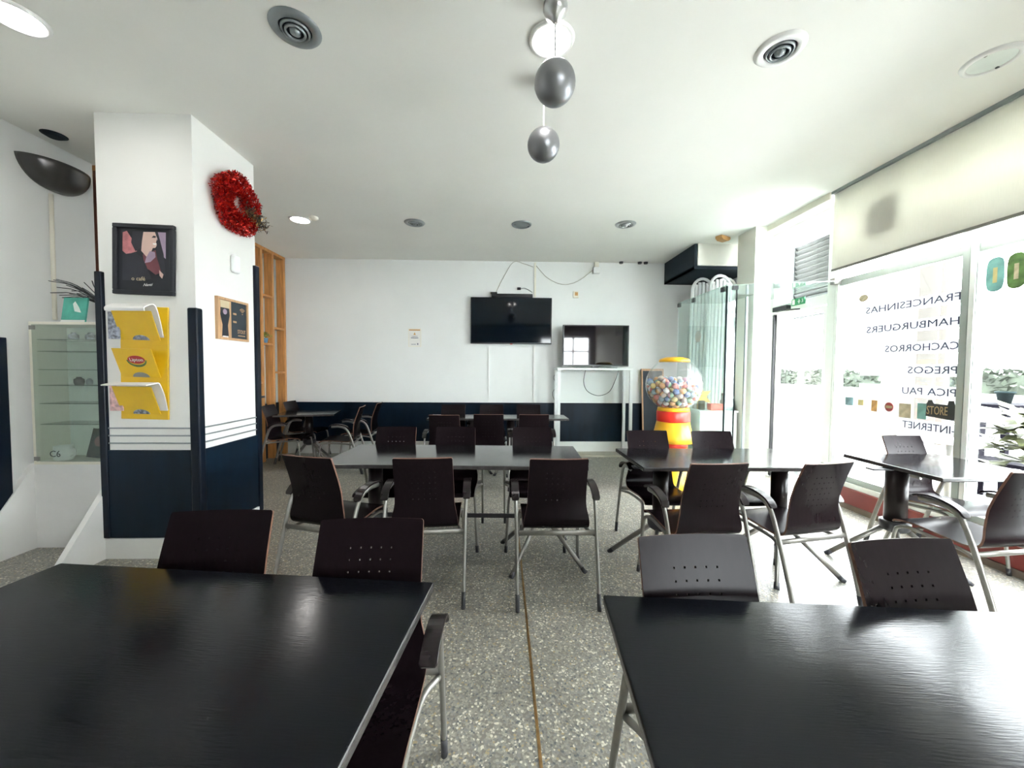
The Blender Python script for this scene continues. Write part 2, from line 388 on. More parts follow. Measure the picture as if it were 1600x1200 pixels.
# dado panels, corner strips and thin rails of the column
struct(MB().box(-2.86, -2.225, 2.785, 2.80, 0.155, 0.80).build('trim_3', 'navy', bevel=0.003))
struct(MB().box(-2.21, -2.195, 2.83, 3.45, 0.155, 0.80).build('trim_4', 'navy', bevel=0.003))
struct(MB().box(-2.885, -2.205, 2.785, 2.80, 0.0, 0.15).build('baseboard_column', 'colwall'))
struct(MB().box(-2.21, -2.19, 2.80, 3.47, 0.0, 0.15).build('baseboard_column_side', 'colwall'))
struct(MB().box(-2.255, -2.185, 2.772, 2.835, 0.155, 1.83).build('trim_5', 'navystrip', bevel=0.012))
struct(MB().box(-2.895, -2.845, 2.775, 2.81, 0.155, 2.08).build('trim_6', 'navystrip', bevel=0.008))
struct(MB().box(-2.22, -2.185, 3.435, 3.49, 0.1, 2.31).build('trim_7', 'navystrip', bevel=0.008))
for k, z in enumerate((0.845, 0.90, 0.955)):
    b = MB().box(-2.845, -2.256, 2.790, 2.80, z, z+0.010)
    b.box(-2.21, -2.20, 2.836, 3.434, z, z+0.010)
    struct(b.build('trim_%d' % (8+k), 'darksilver'))
# alcove left of the column: low wall and sloped cheek walls
struct(MB().box(XL, -2.88, 2.97, 3.20, 0, 0.655).build('wall_alcove', 'white'))
struct(MB().prism([(2.97, 0.0), (2.97, 0.645), (2.52, -0.0)], 'x', XL, XL+0.04).build('wall_cheek_left', 'white'))
struct(MB().prism([(2.97, 0.0), (2.97, 0.66), (2.80, 0.50), (2.46, 0.04), (2.46, 0.0)], 'x', -2.925, -2.885).build('wall_cheek_right', 'white'))
struct(MB().box(XL, XL+0.03, 2.3, 2.85, 0.15, 1.61).build('trim_11', 'navystrip', bevel=0.004))

# right side: pillar, bulkhead, kerb
struct(MB().box(3.12, 3.33, 4.65, 5.0, 0, CZ).build('wall_pillar', 'creamwall'))
struct(MB().box(3.26, 3.34, 3.76, 4.65, CZ-0.07, CZ).build('trim_12', 'cream'))
struct(MB().box(2.74, XW, 5.3, YB, 2.885, CZ).build('wall_bulkhead', 'creamwall'))
b = MB().box(2.70, 2.74, 5.32, YB, 2.84, CZ); b.box(2.70, XW, 5.33, YB, 2.84, 2.884)
struct(b.build('trim_13', 'dark'))
struct(MB().box(3.54, XW+0.1, YF, 4.02, 0.05, 0.21).build('trim_14', 'red', bevel=0.008))
struct(MB().box(3.53, XW+0.1, YF, 4.02, 0.0, 0.05).build('trim_15', 'brown'))
struct(MB().box(3.56, XW+0.1, YF, 4.02, 0.21, 0.26).build('trim_16', 'aluw', bevel=0.005))

# windows along the right side
def window(n, y0, y1, mull_far=True):
    wi = bpy.data.objects.new('window_%d' % n, None); COL.objects.link(wi); struct(wi)
    fr = MB()
    fr.box(XW-0.03, XW+0.05, y0, y0+0.05, 0.26, CZ); fr.box(XW-0.03, XW+0.05, y1-0.05, y1, 0.26, CZ)
    for z0, z1 in ((0.26, 0.32), (2.31, 2.38), (CZ-0.05, CZ)): fr.box(XW-0.02, XW+0.04, y0+0.05, y1-0.05, z0, z1)
    fr.build('window_frame', 'alu', wi, bevel=0.004)
    sl = MB().box(XW-0.04, XW-0.03, y1-0.045, y1-0.012, 0.26, 2.9)
    sl.build('frame_bead', 'aluw', wi)
    MB().box(XW+0.006, XW+0.012, y0+0.05, y1-0.05, 0.32, 2.31).build('pane', 'glass', wi)
    MB().box(XW+0.006, XW+0.012, y0+0.05, y1-0.05, 2.38, CZ-0.05).build('pane', 'glass', wi)
    return wi
window(1, 2.83, 4.00)
window(2, 1.50, 2.83)
struct(MB().box(XW, XW+0.12, YF, 1.50, 0.2, CZ).build('wall_right_light_block', 'creamwall'))  # unseen stretch made solid instead of glazed, to cut light on the ceiling
# entrance door in the same plane
dr = bpy.data.objects.new('door_1', None); COL.objects.link(dr); struct(dr)
fr = MB(); fr.box(XW-0.03, XW+0.06, 4.00, 4.10, 0, CZ); fr.box(XW-0.03, XW+0.06, 4.92, 5.00, 0, CZ)
fr.box(XW-0.03, XW+0.06, 4.10, 4.92, 2.15, 2.26); fr.box(XW-0.03, XW+0.06, 4.10, 4.92, CZ-0.06, CZ)
fr.build('door_frame', 'aluw', dr, bevel=0.004)
lf = MB(); lf.box(XW+0.0, XW+0.04, 4.105, 4.17, 0.01, 2.14); lf.box(XW, XW+0.04, 4.85, 4.915, 0.01, 2.14)
lf.box(XW, XW+0.04, 4.17, 4.85, 0.01, 0.12); lf.box(XW, XW+0.04, 4.17, 4.85, 2.07, 2.14)
lf.build('door_leaf', 'white', dr); MB().box(XW+0.017, XW+0.023, 4.17, 4.85, 0.12, 2.07).build('door_glass', 'glass', dr)
MB().box(XW-0.035, XW-0.002, 4.895, 4.925, 0.02, 2.14).build('hinge_edge', 'cap', dr)
MB().box(XW+0.012, XW+0.018, 4.10, 4.92, 2.26, CZ-0.06).build('transom_glass', 'glass', dr)
c = MB().box(XW-0.09, XW-0.03, 4.62, 4.86, 2.17, 2.225); c.tube([(XW-0.07, 4.66, 2.17), (XW-0.16, 4.60, 2.155), (XW-0.05, 4.45, 2.15)], 0.009)
c.build('door_closer', 'black', dr, bevel=0.004)
struct(MB().box(XW, XW+0.12, 5.0, YB, 0, CZ).build('wall_right_corner', 'wall'))

# exit sign on the door header
ex = thing('exit_sign', 'small green and white pictogram exit sign above the entrance door', 'sign')
MB().box(XW-0.042, XW-0.031, 4.40, 4.60, 2.205, 2.285).build('sign_panel', 'green', ex)
MB().box(XW-0.0435, XW-0.042, 4.545, 4.585, 2.215, 2.275).build('doorway_pictogram', 'white', ex)
MB().box(XW-0.0435, XW-0.042, 4.475, 4.485, 2.22, 2.272).box(XW-0.0435, XW-0.042, 4.46, 4.50, 2.242, 2.250).build('arrow_pictogram', 'white', ex)
text('3', 0.06, (XW-0.043, 4.445, 2.245), (0, -1, 0), (0, 0, 1), 'white', 'numeral', ex)

# floor strips
struct(MB().box(0.139, 0.151, YF, YB-0.32, 0.0, 0.0015).build('trim_17', 'brass'))

# ------------------------------------------------------------------ wooden partition on the left
pt = thing('wooden_partition', 'open orange pine post partition between column and back wall', 'partition')
ys = [3.52, 3.85, 4.22, 4.58, 4.95, 5.32, 5.66, 5.93, 6.24]
for i, y in enumerate(ys):
    MB().box(XL-0.02, XL+0.10, y, y+0.05, 0, CZ-0.045).build('post', 'darkpine' if i == 0 else 'pine', pt, bevel=0.003)
MB().box(XL-0.02, XL+0.10, 3.52, 6.29, CZ-0.045, CZ).build('top_rail', 'pine', pt)
for y0, y1, z in ((5.71, 5.93, 1.78), (5.98, 6.24, 2.04), (5.71, 5.93, 2.5), (5.37, 5.66, 1.2), (5.0, 5.32, 2.1), (5.98, 6.24, 1.35)):
    MB().box(XL-0.02, XL+0.10, y0, y1, z-0.03, z).build('shelf', 'pine', pt)
MB().box(XL-0.02, XL-0.005, 5.37, 6.24, 0.0, 0.85).build('lower_panel', 'navy', pt)
p = thing('potted_plant', 'small bushy yellow-green plant in a blue pot on the pine partition', 'plant', (XL+0.05, 5.82, 1.78))
MB().lathe([(0.028, 0), (0.042, 0.075), (0.038, 0.075), (0.03, 0.06)], n=20).build('pot', 'bluepot', p)
lm = MB()
for k in range(150):
    a = random.random()*2*PI; e = random.random()*PI*0.55; r = 0.035+random.random()*0.06
    c0 = Vector((math.cos(a)*math.sin(e)*r, math.sin(a)*math.sin(e)*r, 0.09+math.cos(e)*r))
    d = Vector((random.uniform(-1, 1), random.uniform(-1, 1), random.uniform(-.5, 1))).normalized()*0.016; q = d.cross(Vector((0.3, 0.5, 0.8))).normalized()*0.008
    lm.add([c0-d, c0+q, c0+d, c0-q], [(0, 1, 2, 3)], random.choice((0, 0, 1)))
lm.build('foliage', ['yleaf', 'leaf'], p)
hk = thing('black_bracket', 'small black bracket shelf on the front post of the partition', 'bracket')
MB().box(XL+0.10, XL+0.30, 5.32, 5.39, 0.985, 1.015).box(XL+0.085, XL+0.10, 5.33, 5.38, 0.93, 1.05).build('bracket_body', 'black', hk, bevel=0.005)

# ------------------------------------------------------------------ chairs
def make_chair():
    root = thing('armchair', 'x', 'chair')
    prof = catmull([(0, .232, .418), (0, .215, .437), (0, .12, .447), (0, .02, .438), (0, -.08, .428), (0, -.145, .427), (0, -.185, .446),
                    (0, -.203, .49), (0, -.202, .56), (0, -.212, .64), (0, -.236, .73), (0, -.268, .82), (0, -.293, .885)], 4)
    th = 0.011
    L = [0]
    for i in range(1, len(prof)): L.append(L[-1]+(prof[i]-prof[i-1]).length)
    tot = L[-1]
    def at_s(q):
        q = max(0, min(tot, q))
        for i in range(1, len(prof)):
            if q <= L[i]+1e-9: return prof[i-1].lerp(prof[i], (q-L[i-1])/(L[i]-L[i-1]))
        return prof[-1]
    # grid lines, with one small cell reserved for every drilled hole
    hx = [(c_-2)*0.034 for c_ in range(5)]; hs = [tot-0.095-r*0.037 for r in range(6)]
    XF = sorted([-1, -.97, -.88, -.7, -.55, .55, .7, .88, .97, 1]+[(h+d)/.175 for h in hx for d in (-.0032, .0032)])
    SS = [tot*k/46 for k in range(47)]+[.004, .01, tot-.004, tot-.01]
    SS = [q for q in SS if min(abs(q-h) for h in hs) > .006]+[h+d for h in hs for d in (-.0032, .0032)]
    SS = sorted(SS); n = len(SS); nx = len(XF)-1
    top = []; bot = []
    for s in SS:
        p0 = at_s(s)
        if s < .45: hw = .200
        elif s < .60: t = (s-.45)/.15; hw = .200-.022*t*t*(3-2*t)
        else: hw = .178-.006*(s-.6)/.3
        e = min(s, tot-s)
        if e < .010: hw -= .006*(1-math.sqrt(max(0, 1-((.010-e)/.010)**2)))
        t = (at_s(s+.012)-at_s(s-.012)).normalized(); nr = Vector((0, t.z, -t.y))   # to the sitter side
        if nr.dot(Vector((0, .7, .7))) < 0: nr = -nr
        a = []; b = []
        k = max(0, min(1, (s-.45)/.2))
        for xf in XF:
            x = hw*xf; q = xf*xf
            if abs(x) < .08: x = .175*xf
            off = Vector((0, 0.014*q*k, 0.004*q*(1-k)))
            a.append(Vector((x, p0.y, p0.z))+off+nr*th/2); b.append(Vector((x, p0.y, p0.z))+off-nr*th/2)
        top.append(a); bot.append(b)
    holes = set()
    for h in hs:
        i = min(range(n-1), key=lambda i: abs((SS[i]+SS[i+1])/2-h))
        for x in hx:
            j = min(range(nx), key=lambda j: abs((XF[j]+XF[j+1])/2-x/.175)); holes.add((i, j))
    mb = MB(); vs = [v for r in top for v in r]+[v for r in bot for v in r]; W = nx+1; O = n*W; fs = []; es = []; hw4 = []
    for i in range(n-1):
        for j in range(nx):
            q4 = (i*W+j, i*W+j+1, (i+1)*W+j+1, (i+1)*W+j)
            if (i, j) in holes:
                for k in range(4): hw4.append((q4[k], q4[(k+1) % 4], O+q4[(k+1) % 4], O+q4[k]))
                continue
            fs.append(q4); fs.append(tuple(O+v for v in reversed(q4)))
        for j in (0, nx): es.append((i*W+j, (i+1)*W+j, O+(i+1)*W+j, O+i*W+j))
    for i in (0, n-1):
        for j in range(nx): es.append((i*W+j, i*W+j+1, O+i*W+j+1, O+i*W+j))
    mb.v = [tuple(v) for v in vs]; mb.f = fs+hw4+es; mb.mi = [0]*(len(fs)+len(hw4))+[1]*len(es); mb.sm = [True]*len(fs)+[False]*(len(es)+len(hw4))
    sh = mb.build('seat_shell', ['wenge', 'ply'], root)
    from_sharp = sh.data.attributes.new('sharp_edge', 'BOOLEAN', 'EDGE') if 'sharp_edge' not in sh.data.attributes else sh.data.attributes['sharp_edge']
    me = sh.data; ek = {e.key: e.index for e in me.edges}; side = {}
    for p_ in me.polygons:
        for k in p_.edge_keys: side.setdefault(k, []).append(p_.use_smooth)
    for k, v in side.items():
        if len(set(v)) > 1: from_sharp.data[ek[k]].value = True
    for sx in (-1, 1):
        rl = catmull([(sx*.238, -.315, .0), (sx*.241, -.27, .18), (sx*.243, -.205, .40), (sx*.246, -.15, .56), (sx*.248, -.10, .622), (sx*.249, -.03, .642), (sx*.249, .06, .640)], 5)
        lg = MB().tube(rl, .0105, .0155, n=10, up=(0, 1, 0)).build('rear_leg', 'steel', root)
        MB().tube([(sx*.238, -.3155, 0.0), (sx*.2386, -.304, .045), (sx*.2392, -.293, .092)], .0125, .0175, n=10, up=(0, 1, 0)).build('foot_cap', 'cap', lg)
        fl = catmull([(sx*.236, -.19, .395), (sx*.20, -.10, .403), (sx*.192, .05, .412), (sx*.195, .15, .417), (sx*.202, .195, .400), (sx*.208, .212, .355), (sx*.220, .235, .12), (sx*.226, .245, 0.0)], 5)
        lg = MB().tube(fl, .0105, n=10).build('front_leg', 'steel', root)
        MB().tube([(sx*.226, .245, 0), (sx*.2225, .240, .05)], .0125, n=10).build('foot_cap', 'cap', lg)
        ap = catmull([(0, -.165, .600), (0, -.13, .640), (0, -.07, .664), (0, .0, .672), (0, .055, .664), (0, .085, .648)], 4)
        am = MB(); vs = []; fs = []
        for i, q in enumerate(ap):
            t = (ap[min(i+1, len(ap)-1)]-ap[max(i-1, 0)]).normalized(); nr = Vector((0, -t.z, t.y)); nr = nr if nr.z > 0 else -nr
            hw = .024*(1-0.25*(i in (0, len(ap)-1)))
            for dx, dn in ((-hw, -.005), (hw, -.005), (hw, .006), (-hw, .006)): vs.append(Vector((sx*.25+dx, q.y, q.z))+nr*dn)
        for i in range(len(ap)-1):
            for k in range(4): fs.append((i*4+k, i*4+(k+1) % 4, (i+1)*4+(k+1) % 4, (i+1)*4+k))
        fs += [(3, 2, 1, 0), tuple(len(ap)*4-4+k for k in range(4))]
        am.add(vs, fs, 0); am.build('armrest', ['armwood'], root, bevel=0.002)
    MB().tube([(-.243, -.198, .412), (.243, -.198, .412)], .009, .016, n=10).build('crossbar', 'steel', root)
    MB().tube([(-.195, .12, .419), (.195, .12, .419)], .008, n=8).build('crossbar', 'steel', root)
    return root
chair0 = make_chair(); used = [False]
def chair(x, y, deg, label, group):
    if not used[0]: c = chair0; used[0] = True
    else: c = copy_tree(chair0)
    c.location = (x, y, 0); c.rotation_euler = (0, 0, math.radians(deg)); c['label'] = label; c['group'] = group
    return c
G = 'armchairs around the cafe tables'
CH = [
 (-0.985, 1.09, 183, 'dark armchair with perforated back behind the front left table, nearest the column'),
 (-0.435, 1.01, 181, 'dark armchair with perforated back behind the front left table, next to the aisle'),
 (0.605, 0.87, 182, 'dark armchair with perforated back behind the front right table, next to the aisle'),
 (1.24, 0.83, 184, 'dark armchair with glossy perforated back at far side of front right table, nearest the windows'),
 (-1.07, 2.50, -16, 'turned dark armchair seen from behind, left end of the middle long table'),
 (-0.475, 2.47, 3, 'dark armchair seen from behind, centre of the middle long table near side'),
 (0.335, 2.45, 0, 'dark armchair seen from behind, right end of the middle long table near side'),
 (1.20, 2.34, 4, 'dark armchair seen from behind at the table before the gumball machine, left one'),
 (1.807, 2.35, 11, 'slightly turned dark armchair seen from behind at the table before the gumball machine, right one'),
 (-0.935, 3.10, 180, 'dark armchair facing us behind the middle long table, leftmost of its far side'),
 (-0.41, 3.10, 180, 'dark armchair facing us behind the middle long table, centre of its far side'),
 (0.265, 3.09, 179, 'dark armchair facing us behind the middle long table, rightmost of its far side'),
 (1.243, 2.92, 180, 'dark armchair facing us in front of the gumball machine, left of the two'),
 (1.79, 2.90, 180, 'dark armchair facing us before the glass vestibule, right of the gumball machine'),
 (3.27, 2.70, 184, 'dark armchair facing us behind the table at the window, back catching glare'),
 (2.79, 2.17, 6, 'dark armchair seen from behind at right edge, near side of the window table'),
 (-0.655, 4.55, 0, 'dark armchair seen from behind at the far centre table, left one'),
 (-0.155, 4.62, 0, 'dark armchair seen from behind at the far centre table, middle one'),
 (0.372, 4.62, 0, 'dark armchair seen from behind at the far centre table, right one'),
 (-0.709, 5.26, 180, 'reddish-lit armchair against the back wall dado, left of three'),
 (-0.151, 5.29, 180, 'reddish-lit armchair against the back wall dado, middle of three with bright glare'),
 (0.392, 5.31, 180, 'reddish-lit armchair against the back wall dado, right of three'),
 (-2.98, 5.35, -85, 'dark armchair seen side-on beside the pine partition, facing right'),
 (-3.05, 5.99, -90, 'dark armchair in the far left corner behind the corner table'),
 (-2.20, 5.22, 98, 'dark armchair at the corner table, facing left, nearest to us'),
 (-2.15, 5.80, 95, 'dark armchair at the corner table, facing left, closer to the back wall'),
]
for x, y, d, lb in CH: chair(x, y, d, lb, G)

# ------------------------------------------------------------------ tables
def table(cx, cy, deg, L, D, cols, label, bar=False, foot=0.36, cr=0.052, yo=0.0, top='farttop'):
    root = thing('dining_table', label, 'table', (cx, cy, 0), math.radians(deg), 'dark cafe tables')
    tt = MB(); tt.box(-L/2, L/2, -D/2, D/2, 0.722, 0.75)
    o = tt.build('table_top', [top, 'tableedge'], root)
    for p_ in o.data.polygons:
        if abs(p_.normal.z) < 0.5: p_.material_index = 1
    md = o.modifiers.new('bevel', 'BEVEL'); md.width = 0.006; md.segments = 3
    for cxx in cols:
        MB().lathe([(cr, 0.33), (cr, 0.722)], (cxx, yo, 0), n=28).build('column', 'tablecol', root)
        MB().lathe([(0.05, 0.27), (0.075, 0.285), (0.085, 0.31), (0.085, 0.345), (cr, 0.35)], (cxx, yo, 0), n=28).build('hub', 'cap', root)
        for k in range(4):
            a = PI/4+k*PI/2 + 0.15
            dx, dy = math.cos(a), math.sin(a)
            g = MB().tube([(cxx+dx*0.05, yo+dy*0.05, 0.30), (cxx+dx*foot*0.55, yo+dy*foot*0.55, 0.165), (cxx+dx*foot, yo+dy*foot, 0.012)], .013, .017, n=10).build('splayed_leg', 'steel', root)
            MB().tube([(cxx+dx*(foot-.02), yo+dy*(foot-.02), 0.03), (cxx+dx*(foot+.012), yo+dy*(foot+.012), 0.0)], .017, n=10).build('foot_cap', 'cap', g)
        MB().box(cxx-0.2, cxx+0.2, yo-0.03, yo+0.03, 0.712, 0.722).build('top_plate', 'cap', root)
    if bar: MB().box(min(cols)+0.08, max(cols)-0.08, yo-0.006, yo+0.006, 0.295, 0.325).build('stretcher', 'cap', root)
    return root
def corner_table(fx, fy, deg, L, D, ax, *a, **k):
    """fx,fy the far corner nearest the aisle (ax=+1 when it is the right end, -1 the left end)"""
    t = math.radians(deg); ux, uy = math.cos(t), math.sin(t)
    cx = fx - ax*ux*L/2 + uy*D/2; cy = fy - ax*uy*L/2 - ux*D/2
    return table(cx, cy, deg, L, D, *a, **k)
corner_table(-0.205, 1.139, -6, 1.265, 0.78, 1, (-0.3, 0.3), 'big dark glossy table in left foreground, lamp glare on its top', yo=-0.16, top='tabletop')
corner_table(0.296, 1.067, -5, 1.30, 0.80, -1, (-0.3, 0.3), 'big dark glossy table in right foreground, broad grey sheen on its top', yo=-0.13, top='tabletop')
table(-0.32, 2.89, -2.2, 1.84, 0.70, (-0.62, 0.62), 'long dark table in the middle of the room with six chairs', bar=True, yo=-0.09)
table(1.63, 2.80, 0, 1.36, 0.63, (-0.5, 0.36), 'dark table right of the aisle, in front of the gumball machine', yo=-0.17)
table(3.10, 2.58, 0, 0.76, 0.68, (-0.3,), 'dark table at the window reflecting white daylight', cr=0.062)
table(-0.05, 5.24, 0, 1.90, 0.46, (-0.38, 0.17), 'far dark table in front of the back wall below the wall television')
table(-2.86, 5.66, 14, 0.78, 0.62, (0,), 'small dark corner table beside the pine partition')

# ------------------------------------------------------------------ ceiling fixtures
def lit(x, y, label):
    t = thing('ceiling_lamp', label, 'ceiling light', (x, y, CZ), 0, 'round ceiling fixtures')
    MB().lathe([(0.098, -0.004), (0.102, -0.012), (0.120, -0.010), (0.124, 0.0)], n=40, caps=False).build('ring', 'white', t)
    MB().lathe([(0.001, -0.009), (0.099, -0.007)], n=40, caps=False).build('diffuser', 'lamp', t)
def vent(x, y, label, mt, inner='darksilver'):
    t = thing('ceiling_vent', label, 'air vent', (x, y, CZ), 0, 'round ceiling fixtures')
    MB().lathe([(0.078, -0.004), (0.082, -0.016), (0.115, -0.012), (0.126, 0.0)], n=40, caps=False).build('outer_ring', mt, t)
    MB().lathe([(0.001, -0.001), (0.079, -0.001)], n=40, caps=False).build('backing', 'dark', t)
    for r, h in ((0.066, -0.016), (0.047, -0.024)): MB().lathe([(r-0.006, h+0.006), (r-0.006, h-0.002), (r, h-0.006), (r+0.005, h+0.002), (r+0.005, h+0.008), (r-0.006, h+0.006)], n=40, caps=False).build('ring', inner, t)
    MB().lathe([(0.001, -0.036), (0.012, -0.034), (0.026, -0.024), (0.028, -0.004)], n=30, caps=False).build('centre_cone', inner, t)
def downlight(x, y, label, ring, glass):
    t = thing('recessed_downlight', label, 'ceiling light', (x, y, CZ), 0, 'round ceiling fixtures')
    MB().lathe([(0.094, -0.006), (0.098, -0.016), (0.118, -0.012), (0.124, 0.0)], n=40, caps=False).build('ring', ring, t)
    MB().lathe([(0.001, -0.008), (0.095, -0.008)], n=40, caps=False).build('glass_disc', glass, t)
    for a in (0.4, 0.4+PI): MB().box(-0.008, 0.008, -0.006, 0.006, -0.014, -0.008).build('clip', 'cap', t, (0.094*math.cos(a), 0.094*math.sin(a), 0))
lit(-2.50, 2.07, 'lit round ceiling lamp cut by the top left corner of the photo')
lit(0.258, 2.11, 'lit round ceiling lamp just behind the hanging silver balls')
lit(-2.44, 4.68, 'lit round ceiling lamp in the far row, near the column')
vent(-1.10, 2.09, 'large silver-grey ringed ceiling vent, left of the hanging balls', 'darksilver')
vent(1.534, 2.13, 'white-rimmed ringed ceiling vent, right of the hanging balls', 'white')
vent(-1.08, 4.72, 'small far silver ringed ceiling vent beside the far lit lamp', 'darksilver')
vent(1.50, 4.66, 'far pale ringed ceiling vent, nearest the small television', 'silver', 'silver')
downlight(2.79, 2.16, 'unlit ceiling downlight with frosted glass disc by the window blind', 'white', 'frost')
downlight(0.229, 4.72, 'unlit dark ceiling downlight above the wall television', 'darksilver', 'darksilver')
d = thing('ceiling_detector', 'small cream detector on the ceiling beside the far lit lamp', 'detector', (-2.24, 4.60, CZ))
MB().lathe([(0.05, 0), (0.05, -0.02), (0.03, -0.035), (0.001, -0.036)], n=24, caps=False).build('body', 'cream', d)
d = thing('ceiling_box', 'small orange-brown box on the ceiling near the entrance pillar', 'detector', (2.93, 5.03, CZ), 0.5)
MB().prism([(-0.10, -0.03), (-0.06, -0.055), (0.06, -0.055), (0.10, -0.03), (0.10, 0.0), (-0.10, 0.0)], 'y', -0.045, 0.045).build('body', 'orange', d, bevel=0.004)

def pendant(y, label):
    t = thing('pendant_lamp', label, 'pendant lamp', (0.25, y, CZ), 0, 'silver ball pendants')
    MB().lathe([(0.045, 0), (0.058, -0.012), (0.060, -0.04), (0.050, -0.062), (0.022, -0.085), (0.010, -0.10)], n=32).build('canopy', 'silver', t)
    MB().tube([(0, 0, -0.09), (0, 0, -0.30)], 0.005, n=8).build('rod', 'white', t)
    MB().sphere((0, 0, -0.385), 0.1, 20).build('ball_shade', 'ballsilver', t)
pendant(1.90, 'larger hanging silver ball with cup-shaped ceiling mount, nearer to us')
pendant(2.41, 'smaller-looking hanging silver ball, lower in view and further away')

# ------------------------------------------------------------------ back wall things
tv = thing('wall_television', 'large black television mounted high on the back wall', 'television', (0.145, YB, 2.205))
MB().box(-0.665, 0.665, -0.085, -0.035, -0.378, 0.378).build('housing', 'black', tv, bevel=0.006)
MB().box(-0.650, 0.650, -0.0875, -0.085, -0.358, 0.366).build('screen', 'screen', tv)
MB().box(-0.2, 0.2, -0.035, -0.0, -0.2, 0.2).build('wall_mount', 'cap', tv)
MB().box(-0.02, 0.02, -0.086, -0.07, -0.388, -0.378).build('sensor', 'gumred', tv)
bx = thing('set_top_box', 'flat black box with aerial lying on top of the wall television', 'set-top box', (0.16, YB-0.06, 2.584))
MB().box(-0.34, 0.33, -0.05, 0.05, 0.0, 0.055).build('box_body', 'black', bx, bevel=0.006)
MB().box(-0.36, -0.25, -0.03, 0.03, 0.056, 0.085).build('adapter', 'black', bx, bevel=0.006)
rt = thing('wall_plug', 'small black plug on the wall above the wall television', 'plug', (0.27, YB, 2.74))
MB().box(-0.03, 0.03, -0.03, 0, -0.02, 0.022).build('body', 'black', rt, bevel=0.008)
MB().tube(catmull([(0.03, -0.015, 0.0), (0.09, -0.02, 0.01), (0.16, -0.02, -0.02), (0.22, -0.02, -0.06)], 4), 0.004, n=6).build('cable', 'dcable', rt)

st = thing('television_stand', 'tall white metal frame stand holding the small television', 'stand', (1.46, 6.07, 0.035))
for sx in (-1, 1):
    for y in (-0.17, 0.165): MB().box(sx*0.57-0.022, sx*0.57+0.022, y-0.02, y+0.02, 0, 1.37).build('leg', 'whiteplastic', st)
MB().box(-0.60, 0.60, -0.19, 0.185, 1.37, 1.40).build('top', 'whiteplastic', st, bevel=0.004)
t2 = thing('small_television', 'smaller television standing on the white frame, windows mirrored in it', 'television', (1.49, 6.03, 1.435))
MB().box(-0.53, 0.53, -0.03, 0.02, 0.03, 0.685).build('housing', 'black', t2, bevel=0.005)
MB().box(-0.51, 0.51, -0.033, -0.03, 0.055, 0.67).build('screen', 'screen2', t2)
MB().box(-0.05, 0.05, -0.02, 0.02, 0.0, 0.035).box(-0.33, 0.33, -0.09, 0.07, 0.0, 0.008).build('foot', 'black', t2)
cb = tag(MB().tube(catmull([(1.37, 6.20, 1.40), (1.35, 6.22, 1.2), (1.42, 6.22, 1.05), (1.60, 6.22, 0.98), (1.78, 6.22, 1.05), (1.88, 6.22, 1.25), (1.92, 6.20, 1.40)], 6), 0.005, n=6).build('dark_cable', 'dcable'), 'dark cable hanging in a loop under the small television stand', 'cable')
tag(MB().tube(catmull([(0.92, 6.22, 1.38), (0.85, 6.24, 1.28), (0.90, 6.25, 1.15), (0.84, 6.26, 1.02), (0.87, 6.27, 0.9)], 6), 0.004, n=6).build('dark_cable', 'dcable'), 'thin crinkled cable left of the small television stand', 'cable')
tag(MB().box(0.515, 0.55, YB-0.02, YB, 0.86, 1.82).build('cable_duct', 'white'), 'white vertical cable duct below the wall television, right one', 'cable duct')
tag(MB().box(0.52, 0.55, YB-0.02, YB, 2.60, 3.17).build('cable_duct', 'cream'), 'cream vertical cable duct running from ceiling to wall television', 'cable duct')
tag(MB().box(-0.235, -0.215, YB-0.015, YB, 0.86, 1.80).build('cable_duct', 'white'), 'thin white cable duct below the wall television, left one', 'cable duct')
tag(MB().tube(catmull([(-0.12, YB-0.015, 2.66), (0.0, YB-0.01, 2.90), (0.17, YB-0.01, 3.17), (0.35, YB-0.01, 3.15), (0.5, YB-0.012, 3.10)], 6), 0.005, n=6).build('pale_cable', 'cable'), 'pale cable rising slantwise from the box on the wall television', 'cable')
tag(MB().tube(catmull([(0.55, YB-0.012, 3.12), (0.75, YB-0.012, 2.92), (1.0, YB-0.012, 2.82), (1.25, YB-0.012, 2.88), (1.52, YB-0.03, 3.08)], 6), 0.005, n=6).build('pale_cable', 'cable'), 'pale cable sagging between the duct and the ceiling box', 'cable')
cm = thing('wall_detector', 'small white alarm detector hanging at the top of the back wall', 'detector', (1.55, YB, 3.19))
MB().box(-0.035, 0.035, -0.05, -0.0, -0.10, 0.0).build('arm', 'cream', cm)
MB().box(-0.07, 0.04, -0.11, -0.04, -0.20, -0.10).build('head', 'whiteplastic', cm, bevel=0.01)
sw = thing('wall_socket', 'small beige socket right of the wall television', 'socket', (1.215, YB, 2.655))
MB().box(-0.045, 0.045, -0.03, 0, -0.055, 0.055).build('plate', 'cream', sw, bevel=0.006)
MB().box(-0.02, 0.03, -0.036, -0.03, -0.02, 0.035).build('button', 'orange', sw)
for k, x in enumerate((1.95, 2.26, 2.36)):
    tag(MB().lathe([(0.03, -0.03), (0.035, 0)], (x, YB-0.06, CZ), n=14).build('ceiling_plug_hole', 'cap'), ('dark stain-like plug at top of back wall, the single one', 'dark plug at top of back wall, left of the pair', 'dark plug at top of back wall, right of the pair')[k], 'ceiling plug', 'dark plugs above the back wall')
no = thing('wall_notice', 'small framed white notice alone on the back wall', 'notice', (-1.447, YB, 1.92))
MB().box(-0.105, 0.105, -0.012, 0, -0.15, 0.15).build('frame', 'cream', no)
MB().box(-0.095, 0.095, -0.0135, -0.012, -0.14, 0.14).build('sheet', 'paper', no)
MB().box(-0.09, 0.09, -0.0145, -0.0135, 0.115, 0.135).build('orange_band', 'orange', no)
